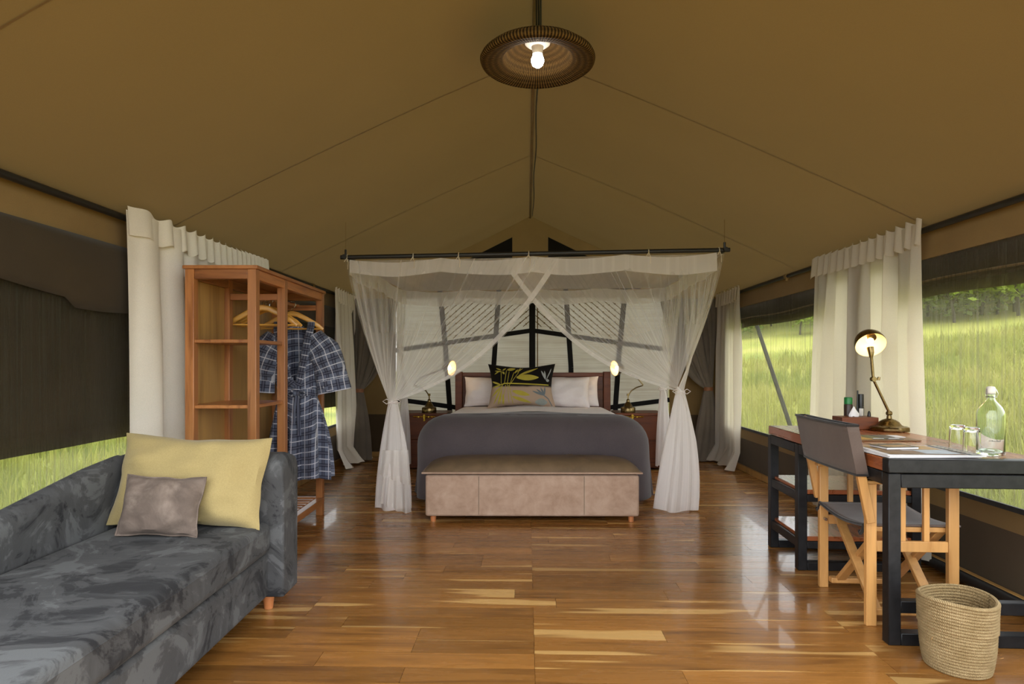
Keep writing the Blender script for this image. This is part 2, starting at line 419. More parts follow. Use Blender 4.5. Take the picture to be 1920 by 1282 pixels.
for i in range(6):
    for zone in range(3):
        q = MB()
        def gp(a, b, i=i, zone=zone):
            for it in range(1):
                um = (VL[i][0][0]*(1-a) + VL[i+1][0][0]*a)
            z0, z1 = [(.0, low(um)), (low(um), arc(um)), (arc(um), 2.06)][zone]
            z = z0 + (z1-z0)*b
            u = lx(VL[i], z)*(1-a) + lx(VL[i+1], z)*a
            return R(u, VB + .02 - .012*math.sin(PI*a)*math.sin(PI*b), z)
        q.grid(gp, 6, 8); link_mesh('gauze_panel', q, M['gauze'], wb)
for i in range(1, 6):
    q = MB(); w = .075 if i == 3 else .06
    for (ua, za), (ub, zb) in zip(VL[i], VL[i][1:]):
        q.bar(R(ua, VB-.005, za), R(ub, VB-.005, zb), w, .02, up=(0, 1, 0))
    link_mesh('strap', q, M['tape'], wb, smooth=False)
q = MB(); q.bar(R(cx+.065, VB-.004, .3), R(cx+.065, VB-.004, 2.06), .012, .012); link_mesh('zip', q, M['seam'], wb, smooth=False)
for f, us in ((arc, np.linspace(BX0, BX1, 15)), (low, np.linspace(BX0, cx-.9, 4)), (low, np.linspace(cx+.9, BX1, 4))):
    q = MB()
    for a, b in zip(us, us[1:]): q.bar(R(a, VB-.006, f(a)), R(b, VB-.006, f(b)), .055, .02, up=(0, 1, 0))
    link_mesh('cross_strap', q, M['tape'], wb, smooth=False)
for sg in (-1, 1):                           # rows of slanted lacing cords with knots on the upper gauze
    q = MB()
    for k in range(24):
        c0 = -1.1 + k*.075
        pts = []
        for s_ in np.linspace(0, 1, 16):
            uu = .04 + 1.08*s_; z = 1.42 + c0 + .86*(1.08-uu)*1.0 + .3
            if arc(cx+uu)+.03 < z < 2.05: pts.append(R(cx+sg*uu, VB+.002, z))
        if len(pts) > 1:
            q.tube(pts, .0045, 4)
            for p, p2 in zip(pts, pts[1:]):
                m = (p+p2)/2; q.box(m.x-.009, m.x+.009, m.y-.014, m.y-.004, m.z-.009, m.z+.009)
    o = link_mesh('lacing', q, M['seam'], wb, smooth=False); o['kind'] = 'stuff'
# skirting
for sd, u in (('left', UL+.02), ('right', UR-.02)):
    q = MB(); q.bar(R(u, VF, .03), R(u, VB, .03), .03, .06); struct('baseboard_'+sd, q, M['ply'], bevel=.004)
q = MB(); q.bar(R(UL, VB-.02, .03), R(UR, VB-.02, .03), .03, .06); struct('baseboard_back', q, M['ply'], bevel=.004)
q = MB(); q.tube([R(UR-.075, v, .045) for v in np.linspace(VF, 4.6, 6)], .028, 10)
struct('trim_1', q, M['pole'])
# eave poles
for u, lab in ((UL+.045, 'long black eave pole carrying white curtains above the dark flap'), (UR-.045, 'long black eave pole above the rolled window flaps by the desk')):
    t = thing('eave_pole', lab, 'pole', tuple(R(u, 3, ZE-.03)))
    q = MB(); q.tube([R(u, v, ZE-.035) for v in np.linspace(VF, VB-.02, 10)], .017, 10); link_mesh('pole', q, M['pole'], t)
    for v in ((6.0,) if u < 0 else (5.45,)):
        q = MB(); q.tube([R(u, v-.02, ZE-.035), R(u, v+.02, ZE-.035)], .024, 10)
        q.tube([R(u, v, ZE-.03), R(u, v, ZE-.075)], .012, 8); link_mesh('bracket', q, M['canvas'], t)

# ------------------------------------------------------------------ window flaps and straps outside the fly mesh
def roll(v0, v1, label):
    t = thing('rolled_flap', label, 'window flap', tuple(R(UR+.07, (v0+v1)/2, 1.6)))
    q = MB(); rg = []
    prof = [(-.035, 1.80), (-.045, 1.74), (-.04, 1.66), (-.02, 1.615), (.02, 1.60), (.06, 1.63), (.075, 1.70), (.06, 1.77), (.02, 1.81)]
    for v in np.linspace(v0, v1, 26):
        w = .012*math.sin(v*5.2)+.01*noise.noise(Vector((v*2, 1, 1)))
        rg.append([R(UR+.075+a + w*.4, v, z + w*(1.8-z)*4) for a, z in prof])
    q.rings(rg, True, True); link_mesh('roll', q, M['flap'], t)
    q = MB(); q.grid(lambda a, b: R(UR+.07+.01*math.sin(a*20), v0+(v1-v0)*a, 1.64-.10*b + .008*math.sin(a*9)), 24, 3); link_mesh('hanging_edge', q, M['flap'], t, solid=.006)
    q = MB(); q.grid(lambda a, b: R(UR+.03, v0+(v1-v0)*a, 1.635 - .012*b+.008*math.sin(a*9)), 24, 1); link_mesh('seam', q, M['seam'], t, solid=.004)
roll(1.2, 3.9, 'long dark olive rolled flap over the window beyond the desk end')
roll(4.55, 6.93, 'short dark olive rolled flap over the window between both right curtains')
t = thing('lowered_flap', 'large dark olive window flap let down behind the grey sofa', 'window flap', tuple(R(UL-.05, 2.4, .7)))
q = MB()
def fl(a, b):
    v = 1.2 + 2.55*a; return R(UL-.05 - .02*math.sin(v*6)*b, v, 1.76 - (1.04+.03*math.sin(v*1.6))*b)
q.grid(fl, 30, 12); link_mesh('sheet', q, M['flap'], t, solid=.005)
q = MB()
def va(a, b):
    v = 1.2 + 2.55*a; zl = 1.50 - .05*math.sin(v*2.6) - (.04 if v > 2.8 else 0)
    return R(UL+.018+.03*math.sin(PI*b)*(1+.5*math.sin(v*7)), v, 1.765 + (zl-1.765)*b)
q.grid(va, 40, 8); link_mesh('valance', q, M['flap'], t, solid=.006)
t = thing('lowered_flap', 'dark olive window flap let down behind the wardrobe and robe', 'window flap', tuple(R(UL-.05, 5.8, .7)))
q = MB(); q.grid(lambda a, b: R(UL-.05-.02*math.sin(a*12)*b, 4.45+2.75*a, 1.76-(1.05+.06*a)*b), 20, 10); link_mesh('sheet', q, M['flap'], t, solid=.005)
q = MB(); q.grid(lambda a, b: R(UL+.018+.02*math.sin(PI*b), 4.45+2.75*a, 1.765-.22*b), 20, 5); link_mesh('valance', q, M['flap'], t, solid=.006)
for (p0, p1, lab) in ((R(UL-.09, 2.98, 1.66), R(UL-.09, 2.2, .2), 'slanted dark brace strap behind the lowered flap near the sofa'),
                      (R(UR+.16, 6.76, 1.62), R(UR+.16, 5.75, .42), 'slanted grey brace strap outside the window beside the far right curtain'),
                      (R(UR+.16, 4.75, 1.72), R(UR+.16, 4.35, .95), 'slanted grey brace strap outside the window just behind the double curtain')):
    q = MB(); q.tube([p0, p0.lerp(p1, .5), p1], .022, 8, flat=.5); tag(link_mesh('brace_strap', q, M['tape']), lab, 'strap')
q = MB(); q.tube([R(UL+.016, 2.98, 1.52), R(UL+.016, 2.62, .98), R(UL+.016, 2.4, .6)], .016, 6, flat=.3)

# ------------------------------------------------------------------ curtains
def curtain(name, label, u, v0, v1, n, amp, flare=.0, zb=.02, ztop=ZE-.005, seed=1, pool=.0, group=None, ease=1.0):
    s = -1 if u < 0 else 1; rr = random.Random(seed); ph = [rr.uniform(-.6, .6) for _ in range(n*2+3)]
    t = thing(name, label, 'curtain', tuple(R(u, (v0+v1)/2, zb)), group=group)
    NU = n*10
    def off(a, h):
        k = n*a**ease; i = int(k); f = k-i
        p = ph[i]*(1-f) + ph[i+1]*f
        return math.sin(2*PI*k + p*2*h)*(.55+.45*math.cos(p*5+i))
    def pt(a, b):
        h = b; z = ztop + (zb-ztop)*b
        am = amp*(.45 + .75*min(1, b*3)) * (1+.25*math.sin(3*b+a*7))
        w = (v0+v1)/2 + (v1-v0)*(a-.5)*(1 + flare*(b-.25))
        inward = .075 + (.04 if u < 0 else .015)*b + amp*.4 + am*off(a, h) + pool*max(0, b-.9)*10*(.5+.5*math.sin(a*17))
        if b > .985: z = zb + .012*abs(math.sin(a*23))
        return R(u - s*inward, w + .012*math.sin(a*n*4+b*4), z)
    q = MB(); q.grid(pt, NU, 40, lambda a, b: (a*3, 0)); link_mesh('cloth', q, M['white_l' if u < 0 else 'white'], t)
    q = MB()
    def hd(a, b):
        p = pt(a, 0); am = amp*.35*math.sin(2*PI*n*1.5*a**ease)
        return R(u - s*(.082+am+amp*.4+.012*b), v0+(v1-v0)*a, ztop + .02 + .012*math.sin(n*9*a**ease) - .15*b)
    q.grid(hd, NU*2, 3); link_mesh('heading', q, M['white_l' if u < 0 else 'white'], t)
    return t
curtain('window_curtain', 'white gathered curtain hanging behind the wardrobe, beside the lowered flap', UL, 3.12, 4.85, 12, .035, seed=3, ease=1.7)
curtain('window_curtain', 'white curtain with pooled hem beyond the robe, at the far left corner', UL, 6.55, 7.35, 6, .04, seed=5, pool=.16, flare=.1)
curtain('window_curtain', 'wide white double curtain behind the desk lamp', UR, 3.52, 4.85, 9, .042, seed=8, flare=.12, zb=.05)
curtain('window_curtain', 'white curtain with ruffled hem at the far right, beside the grey tied curtain', UR, 6.5, 7.3, 6, .04, seed=11, pool=.12, flare=.08)

def drape(top, tie, n_s, n_t, sag, rip=.02, nrip=9, rt=.03, g0=0, g1=.55, seed=0, tail_dir=None, bow=(0, 0, 0)):
    """cloth from a top edge pulled together at a tie; uv.x across, uv.y = extra thread density towards the tie"""
    q = MB(); tie = Vector(tie)
    def pt(a, b):
        T = Vector(top(a)); e = tie + Vector((rt*math.cos(PI*(1-a)), rt*.7*math.sin(PI*(1-a))*(-1), .01*a))
        p = T.lerp(e, b)
        sg = sag(a) if callable(sag) else sag
        p.z -= sg*math.sin(PI*b**.85)*(.9)
        p += Vector(bow)*math.sin(PI*b)
        amp = rip*(1-b)**.8*min(1, b*5+.15)
        ang = 2*PI*nrip*(a + .03*math.sin(a*29+seed))
        p.y += amp*math.sin(ang); p.x += amp*.6*math.cos(ang*1.3+seed)
        return p
    q.grid(pt, n_s, n_t, lambda a, b: (a*1.0+seed*3.3, g0 + (g1-g0)*b**2.2))
    return q
def tail(tie, zb, r0, r1, n=9, sq=.7, seed=0, nz=24, shift=(0, 0), hem=0):
    q = MB(); rg = []; uv = []; K = 90
    for j in range(nz+1):
        b = j/nz; z = tie[2] + (zb-tie[2])*b
        ra = r0 + (r1-r0)*(1-(1-b)**1.7)
        ring = []
        for k in range(K):
            th = 2*PI*k/K; f = 1 + (.05+.20*min(1, b*2.5))*math.sin(n*th + seed + 1.2*math.sin(2*th+seed)+b*.7) * (.6+.4*math.sin(3*th+seed))
            zz = z + (.012*math.sin(n*th*.5+seed) if j == nz else 0) + hem*b*math.cos(th+1)*.5
            ring.append((tie[0] + shift[0]*b**2 + ra*f*math.cos(th), tie[1] + shift[1]*b + ra*sq*f*math.sin(th), max(zb, zz)))
            uv.append((k/K*2+seed, 0))
        rg.append(ring)
    q.rings(rg, uvs=uv); return q
# grey tied-back curtains in the far corners
for (x0, x1, tx, tz, lab, sh) in ((-1.98, -1.35, -1.80, .83, 'grey curtain tied back in the far left corner', (-.0, 0)), (1.75, 2.44, 2.31, .85, 'grey curtain with tan tie in the far right corner', (-.06, 0))):
    t = thing('corner_curtain', lab, 'curtain', (tx, 7.25, 0))
    tie = (tx, 7.22, tz); far = x0 if tx > 0 else x1
    q = drape(lambda a: (x0+(x1-x0)*a, 7.30, 1.92), tie, 80, 24, lambda a: .30*((1-a) if tx > 0 else a)**2, .03, 8, .05); link_mesh('cloth', q, M['grey'], t)
    q = tail(tie, .012, .05, .13, 7, .6, 1, shift=sh); link_mesh('lower_cloth', q, M['grey'], t)
    q = MB(); q.lathe([(.052, -.022), (.056, -.02), (.056, .02), (.052, .022)], (tx, 7.22, tz), 20, False, False); link_mesh('tie', q, M['tan'], t)

# ------------------------------------------------------------------ canopy frame and mosquito net
FL, FR = Vector((-1.31, 4.83, 1.985)), Vector((1.66, 4.79, 2.035))
BL, BR = Vector((-1.16, 6.72, 1.97)), Vector((1.66, 6.66, 2.0))
fr = thing('canopy_frame', 'black square canopy frame hung from the tent roof over the bed', 'frame', (.18, 5.75, 1.98))
for a, b in ((FL, FR), (BL, BR), (FL, BL), (FR, BR)):
    d = (b-a).normalized()*.04; q = MB(); q.tube([a-d, b+d], .017, 10); link_mesh('bar', q, M['pole'], fr)
for p in (FL, FR, BL, BR):
    u = p.x - TH*p.y; v = p.y + TH*p.x
    a = (u-UL)/(RU-UL) if u < RU else (u-UR)/(RU-UR)
    zc = ceil_pt(-1 if u < RU else 1, a, v).z
    q = MB(); q.tube([p, (p.x, p.y, p.z+.06)], .009, 6); link_mesh('corner_hook', q, M['pole'], fr)
    q = MB(); q.tube([(p.x, p.y, p.z+.05), (p.x, p.y, zc-.002)], .0015, 5); link_mesh('hanging_cord', q, M['seam'], fr)
net = thing('mosquito_net', 'sheer white mosquito net gathered open around the double bed', 'mosquito net', (.18, 5.75, 0))
# top sheet
q = MB()
def top_pt(a, b):
    p = FL.lerp(FR, a).lerp(BL.lerp(BR, a), b); return p - Vector((0, 0, .03+.05*math.sin(PI*a)*math.sin(PI*b)))
q.grid(top_pt, 16, 12, lambda a, b: (a, 0)); link_mesh('top_sheet', q, M['net_top'], net)
# valance: doubled hem band below the bars
def scal(a, n): return abs(math.sin(PI*a*n))
def val(A, B, n, h0, h1, name='valance', dy=0):
    q = MB(); d = (B-A).normalized(); nrm = Vector((d.y, -d.x, 0))
    def f(a, b):
        p = A.lerp(B, a); sagt = .02+.028*scal(a, n)
        h = h0+(h1-h0)*a
        p = p + nrm*(.012*math.sin(a*40)*b + dy); p.z -= sagt + h*b + .006*math.sin(a*15)*b; return p
    q.grid(f, 60, 5, lambda a, b: (a, .12)); return link_mesh(name, q, M['net_dense'], net)
e = Vector((.03, 0, 0))
val(FL+e, FR-e*2, 4, .10, .14); val(BL, BR, 4, .15, .15); val(FL+e, BL, 2, .12, .15); val(FR-e*2, BR, 2, .12, .15)
TL, TR = Vector((-.94, 4.84, .845)), Vector((1.315, 4.80, .925))
TBL, TBR = Vector((-1.16, 6.6, .86)), Vector((1.60, 6.5, .88))
Fz = lambda s: FL.lerp(FR, s) - Vector((0, 0, .03))
def panel(q, name='drape'): link_mesh(name, q, M['net'], net)
panel(drape(lambda a: Fz(.01+.56*a) - Vector((0, .012, .0)), TL, 160, 34, lambda a: .02+.26*a*a, .008, 15, .035, 0, .5, 1, bow=(-.015, 0, 0)))
panel(drape(lambda a: Fz(.985-.575*a) + Vector((0, .012, 0)), TR, 160, 34, lambda a: .02+.26*a*a, .008, 15, .035, 0, .5, 2, bow=(.02, 0, 0)))
def hemstrip(P0, tie, sagv, bow):
    q = MB(); P0 = Vector(P0)
    def f(a, b):
        a = .055 + .945*a; p = P0.lerp(Vector(tie), a); p.z -= sagv*math.sin(PI*a**.85)*.9; p += Vector(bow)*math.sin(PI*a)
        d = (Vector(tie)-P0).normalized(); up = Vector((-d.z, 0, d.x)); up = up if up.z > 0 else -up
        return p + up*(b*.045*(1-.7*a)) + Vector((0, -.01, 0))
    q.grid(f, 30, 2, lambda a, b: (a, .1)); link_mesh('hem', q, M['net_dense'], net)
hemstrip(Fz(.57)-Vector((0, .012, 0)), TL, .28, (-.015, 0, 0)); hemstrip(Fz(.41)+Vector((0, .012, 0)), TR, .28, (.02, 0, 0))
Ls = lambda s: FL.lerp(BL, s) - Vector((0, 0, .03)); Rs = lambda s: FR.lerp(BR, s) - Vector((0, 0, .03))
panel(drape(lambda a: Ls(.62*a), TL, 100, 30, lambda a: .02+.2*a, .022, 12, .03, .04, .6, 3, bow=(-.02, 0, 0)))
panel(drape(lambda a: Rs(.62*a), TR, 100, 30, lambda a: .02+.2*a, .022, 12, .03, .04, .6, 4, bow=(.03, 0, 0)))
panel(drape(lambda a: Ls(1-.4*a), TBL, 80, 30, lambda a: .02+.1*a, .02, 9, .03, .04, .6, 5))
panel(drape(lambda a: Rs(1-.4*a), TBR, 80, 30, lambda a: .02+.1*a, .02, 9, .03, .04, .6, 6))
link_mesh('gathered_tail', tail(tuple(TL), .012, .035, .13, 7, .75, 1, shift=(-.005, .0), hem=0), M['net_tail'], net)
link_mesh('gathered_tail', tail(tuple(TR), .012, .035, .155, 7, .75, 2, shift=(-.05, .0), hem=0), M['net_tail'], net)
link_mesh('gathered_tail', tail(tuple(TBL), .06, .03, .07, 6, .7, 3), M['net_tail'], net)
link_mesh('gathered_tail', tail(tuple(TBR), .06, .03, .075, 6, .7, 4, hem=.25), M['net_tail'], net)
# hanging hem ruffles on the left tail
for z0, z1, x0, x1 in ((.50, .25, -1.0, -.80), (.30, .02, -.99, -.80)):
    q = MB(); q.grid(lambda a, b: (x0+(x1-x0)*(a-.5)*(1+.25*b)+(x1-x0)*.5, 4.735-.018*math.sin(a*21+z0*9)*(.3+b)-.01*b, z0+(z1-z0)*b*(.75+.35*a) - .02), 40, 8, lambda a, b: (a+z0, .1)); link_mesh('ruffle', q, M['net_dense'], net)
for T, sx in ((TL, -1), (TR, 1), (TBL, -1), (TBR, 1)):
    q = MB(); q.lathe([(.036, -.012), (.042, 0), (.036, .012)], tuple(T), 18, False, False)
    c = T + Vector((sx*.0, -.035, 0))
    for s2, l2 in ((-1, .07), (1, .07)):
        q.tube([c, c+Vector((s2*l2*.6, -.01, .025)), c+Vector((s2*l2, -.01, .008)), c+Vector((s2*l2*.6, -.01, -.012)), c], .007, 6, flat=.5)
    q.tube([c, c+Vector((sx*.02, -.012, -.05)), c+Vector((sx*.03, -.012, -.11))], .010, 6, flat=.35)
    link_mesh('bow', q, M['net_tail'], net)
for s in (.005, .18, .30, .485, .80, .985):
    p = FL.lerp(FR, s); q = MB()
    q.tube([p+Vector((0, .02*math.cos(k*PI/5), -.006+.026*math.sin(k*PI/5))) for k in range(11)], .004, 6)
    q.tube([p+Vector((0, -.022, -.01)), p+Vector((.012, -.025, -.05)), p+Vector((.01, -.03, -.10))], .003, 5)
    q.tube([p+Vector((0, -.022, -.01)), p+Vector((-.02, -.025, -.04))], .003, 5)
    link_mesh('tie_cord', q, M['white'], net)

# ------------------------------------------------------------------ bed
def pillow_fn(w, h, t, pinch=.06):
    def f(a, b, side):
        u, v = a*2-1, b*2-1
        x = w/2*u*(1-pinch*(1-v*v)*abs(u)**3*0 - pinch*(1-abs(v)**1.5)*abs(u)**4)
        z = h/2*v*(1-pinch*1.4*(1-abs(u)**1.5)*abs(v)**4)
        d = t/2*max(0, (1-abs(u)**2.6))**.55*max(0, (1-abs(v)**2.6))**.55
        return Vector((x, side*d, z))
    return f
def pillow(name, label, cat, w, h, t, mats, loc, rx, rz, pinch=.06, wr=.006, seed=0, piping=None, group=None, ry=0, nosplit=True):
    """a cushion standing on its long edge: local x across, z up, -y its face; rx leans it back"""
    o_ = thing(name, label, cat, loc, rz, group)
    f = pillow_fn(w, h, t, pinch); mt = Matrix.Rotation(rx, 4, 'X') @ Matrix.Rotation(ry, 4, 'Y')
    def P(a, b, s):
        p = f(a, b, s); u, v = a*2-1, b*2-1
        k = (1-u*u)*(1-v*v)
        ed = max(abs(u), abs(v))**6; p.x += ed*wr*1.1*noise.noise(Vector((b*4+seed, a*1.5, 4))); p.z += ed*wr*1.1*noise.noise(Vector((a*4, b*1.5, seed+7)))
        p.y += s*wr*noise.noise(Vector((a*5+seed, b*5, s)))*3*min(1, k*3) + s*wr*1.3*math.sin(12*(a-b*.6)+seed)*noise.noise(Vector((a*3, b*3+seed, 9)))*min(1, k*4)
        return mt @ (p + Vector((0, 0, h/2)))
    q = MB(); N, Nv = 30, 22
    q.grid(lambda a, b: P(a, b, -1), N, Nv); n0 = len(q.f)
    q.grid(lambda a, b: P(1-a, b, 1), N, Nv)
    ob = link_mesh('cover', q, mats, o_, world=False)
    if piping is not None:
        loop = [P(a, 0, -1) for a in np.linspace(0, 1, 20)] + [P(1, b, -1) for b in np.linspace(0, 1, 14)[1:]] + [P(a, 1, -1) for a in np.linspace(1, 0, 20)[1:]] + [P(0, b, -1) for b in np.linspace(1, 0, 14)[1:]]
        q = MB(); q.tube(loop, .004, 6); link_mesh('piping', q, piping, o_, world=False)
    return o_, P
BZ = -.034
bed = thing('bed', 'double bed with dark wooden headboard under the mosquito net', 'bed', (.165, 4.95, 0), BZ)
def bl(name, q, m, **k): return link_mesh(name, q, m, bed, world=False, **k)
q = MB(); q.box(-.86, .86, .05, 1.98, .12, .32); bl('base', q, M['dwood'], bevel=.01)
for x in (-.78, .78):
    for y in (.12, 1.9):
        q = MB(); q.box(x-.035, x+.035, y-.035, y+.035, 0, .12); bl('leg', q, M['dwood'], bevel=.004)
q = MB(); q.box(-.84, .84, .10, 1.98, .32, .645); bl('mattress', q, M['linen'], bevel=.14, seg=5)
q = MB(); q.box(-.80, .80, 2.02, 2.05, .2, 1.035); hb = bl('headboard', q, M['dwood'], bevel=.006)
for x in (-.84, .84):
    q = MB(); q.box(x-.04, x+.04, 1.995, 2.075, 0, 1.055); bl('headboard_post', q, M['dwood'], bevel=.006)
q = MB(); q.box(-.80, .80, 2.005, 2.065, 1.0, 1.045); bl('headboard_rail', q, M['dwood'], bevel=.006)
# white sheet, turned down, and the charcoal blanket draped over three sides
def drape_cover(hw, y_head, y_foot, r, L, zt_head, zt_foot, wav=.012, seed=0, rc=.1, spread=.05, hemlift=None):
    q = MB(); per = []
    for y in np.linspace(y_head, y_foot+rc, 34): per.append((-(hw-0), y, -1, 0))
    for k in range(1, 9):
        a = PI/2*k/9; per.append((-(hw-rc)-rc*math.cos(a), y_foot+rc-rc*math.sin(a), -math.cos(a), -math.sin(a)))
    for x in np.linspace(-(hw-rc), hw-rc, 44): per.append((x, y_foot, 0, -1))
    for k in range(1, 9):
        a = PI/2*k/9; per.append(((hw-rc)+rc*math.sin(a), y_foot+rc-rc*math.cos(a), math.sin(a), -math.cos(a)))
    for y in np.linspace(y_foot+rc, y_head, 34): per.append((hw, y, 1, 0))
    rings = []; ds = [-.9, -.6, -.3, -.1] + [r*PI/2*k/7 for k in range(8)] + [r*PI/2 + (L-r*PI/2)*k/9 for k in range(1, 10)]
    for d in ds:
        ring = []
        for i, (x, y, nx, ny) in enumerate(per):
            tt = (y-y_foot)/(y_head-y_foot); zt = zt_foot+(zt_head-zt_foot)*max(0, min(1, tt))
            if d < 0:
                k = -d; xx = x*(1-k) - nx*r*(1-k)*1; yy = y - ny*r*(1-k)*1 if abs(ny) > .01 else y
                cy = y_head
                if abs(ny) > .01: yy = yy + (y_head-yy)*k
                ring.append((xx, yy, zt + .012*k + .004*noise.noise(Vector((xx*4, yy*4, seed)))))
            else:
                aa = min(d/r, PI/2); o = r*math.sin(aa) - r; dz = r*(1-math.cos(aa)); ex = max(0, d - r*PI/2); dz += ex
                corner = 1 - abs(abs(nx)-abs(ny))
                w = wav*(ex/max(.01, L))*1.8*(math.sin(i*.55+seed) + 1.2*math.sin(i*.23+seed*2)) + corner*.05*ex
                o += spread*ex*.6 + w
                ring.append((x+nx*o, y+ny*o, max(.012, zt-dz)))
        rings.append(ring)
    q.rings(rings, closed=False); return q
q = drape_cover(.85, 1.90, .34, .12, .26, .665, .692, .004, 2, rc=.25); bl('sheet', q, M['linen'])
q = drape_cover(.965, .44, -.03, .24, .80, .70, .715, .014, 5, rc=.25, spread=.08); bl('blanket', q, M['blanket'], solid=.012)
hd = lambda x, y, z=0: (Matrix.Translation((.165, 4.95, 0)) @ Matrix.Rotation(BZ, 4, 'Z')) @ Vector((x, y, z))
pillow('pillow', 'plain white pillow leaning on headboard, beside the lit left bedside lamp', 'pillow', .66, .335, .17, M['linen'], tuple(hd(-.43, 1.82, .672)), -.22, BZ, seed=1)
pillow('pillow', 'front white pillow of the two stacked against the right half of headboard', 'pillow', .64, .335, .16, M['linen'], tuple(hd(.30, 1.70, .672)), -.2, BZ, seed=2)
pillow('pillow', 'rear white pillow mostly hidden behind another on the right of the bed', 'pillow', .64, .335, .14, M['linen'], tuple(hd(.415, 1.88, .675)), -.16, BZ, seed=4)

# patterned cushion
def mk_cush():
    t = NT('black_and_taupe_print'); tc = t.n('ShaderNodeTexCoord'); sp = t.n('ShaderNodeSeparateXYZ'); t.l(tc.outputs['UV'], sp.inputs[0])
    f = t.noise(tc.outputs['UV'], 4, 3)
    e = t.math('ADD', sp.outputs[1], t.math('MULTIPLY_ADD', f, .05, -.025))
    col = t.ramp(e, [(.44, lin(172, 148, 128)), (.485, lin(24, 20, 18))])
    n = t.noise(t.coord(), 350, 2)
    return t.end(t.pbr(col, .85, 0, t.bump(n, .2, .003), sheen=.05, spec=.1))
cush, CP = pillow('patterned_cushion', 'black and taupe cushion with mustard leaf print, standing before pillows', 'cushion', .715, .475, .19, mk_cush(), tuple(hd(-.115, 1.45, .678)), -.2, BZ, pinch=.13, seed=6, wr=.004)
M['mustard'] = m_cloth('mustard_print', lin(178, 164, 62), lin(166, 150, 58), big=12)
M['palegrey'] = m_cloth('pale_grey_print', lin(170, 172, 172), big=12)
M['slate'] = m_cloth('slate_print', lin(112, 120, 124), big=12)
M['mist'] = m_cloth('mist_print', lin(150, 156, 150), big=12)
def motif(q, pts, wid):
    """a leaf or stem: a ribbon along pts (u,v on the cushion face) with the given half widths"""
    P2 = [np.array(p, float) for p in pts]; rows = []
    n = 14
    for j in range(n+1):
        s = j/n*(len(P2)-1); i = min(int(s), len(P2)-2); f = s-i
        p = P2[i]*(1-f)+P2[i+1]*f; d = P2[i+1]-P2[i]; d = d/np.hypot(*(d*np.array([1.5, 1])))
        nrm = np.array([-d[1]/1.5, d[0]*1.5]); w = wid(j/n)
        row = []
        for k in (-1, -.5, 0, .5, 1):
            c = p + nrm*w*k; c = np.clip(c, .03, .97)
            v = CP(c[0], c[1], -1); row.append(v + Vector((0, -.0025, .0005)))
        rows.append(row)
    q.rings(rows, closed=False)
leafw = lambda w: (lambda t: w*math.sin(PI*min(1, t*.92+.06))**.8+.001)
stem = lambda w: (lambda t: w)
q = MB()
for pts, w in (([(.03, .58), (.2, .5)], .02), ([(.05, .44), (.2, .5)], .018), ([(.05, .25), (.22, .48)], .022), ([(.09, .08), (.2, .45)], .018), ([(.16, .05), (.21, .4)], .02), ([(.24, .04), (.23, .3)], .022),
               ([(.43, .66), (.75, .66)], .065), ([(.46, .70), (.74, .90)], .026), ([(.37, .36), (.62, .27)], .05), ([(.37, .24), (.64, .08)], .042), ([(.18, .82), (.09, .74)], .014), ([(.2, .8), (.1, .82)], .014), ([(.2, .84), (.12, .89)], .014),
               ([(.22, .83), (.27, .89)], .016), ([(.22, .8), (.25, .74)], .022), ([(.40, .76), (.45, .86)], .018), ([(.29, .85), (.41, .88)], .04), ([(.44, .78), (.52, .9)], .012), ([(.45, .8), (.49, .92)], .01)):
    motif(q, pts, leafw(w))
for pts, w in (([(.2, .5), (.26, .535), (.5, .52), (.75, .505), (.92, .5)], .013), ([(.2, .52), (.2, .82)], .006), ([(.25, .52), (.28, .84)], .006), ([(.29, .5), (.32, .8)], .006), ([(.33, .5), (.39, .78)], .006), ([(.35, .54), (.46, .78)], .006),
               ([(.22, .5), (.19, .06)], .006), ([(.27, .5), (.22, .06)], .006), ([(.3, .5), (.32, .08)], .006), ([(.32, .5), (.38, .05)], .007)):
    motif(q, pts, stem(w))
link_mesh('leaf_print', q, M['mustard'], cush, world=False)
q = MB()
for pts, w in (([(.86, .62), (.79, .82)], .022), ([(.86, .62), (.84, .82)], .018), ([(.87, .6), (.93, .78), (.95, .88)], .012), ([(.87, .6), (.93, .6)], .03)): motif(q, pts, leafw(w))
link_mesh('leaf_print', q, M['palegrey'], cush, world=False)
q = MB()
for pts, w in (([(.83, .27), (.66, .36)], .022), ([(.83, .28), (.72, .4)], .02), ([(.84, .28), (.78, .44)], .02), ([(.84, .28), (.85, .46)], .02)): motif(q, pts, leafw(w))
motif(q, [(.83, .27), (.9, .2), (.95, .04)], stem(.012))
link_mesh('leaf_print', q, M['slate'], cush, world=False)
q = MB(); motif(q, [(.70, .1), (.88, .12)], leafw(.09)); link_mesh('leaf_print', q, M['mist'], cush, world=False)

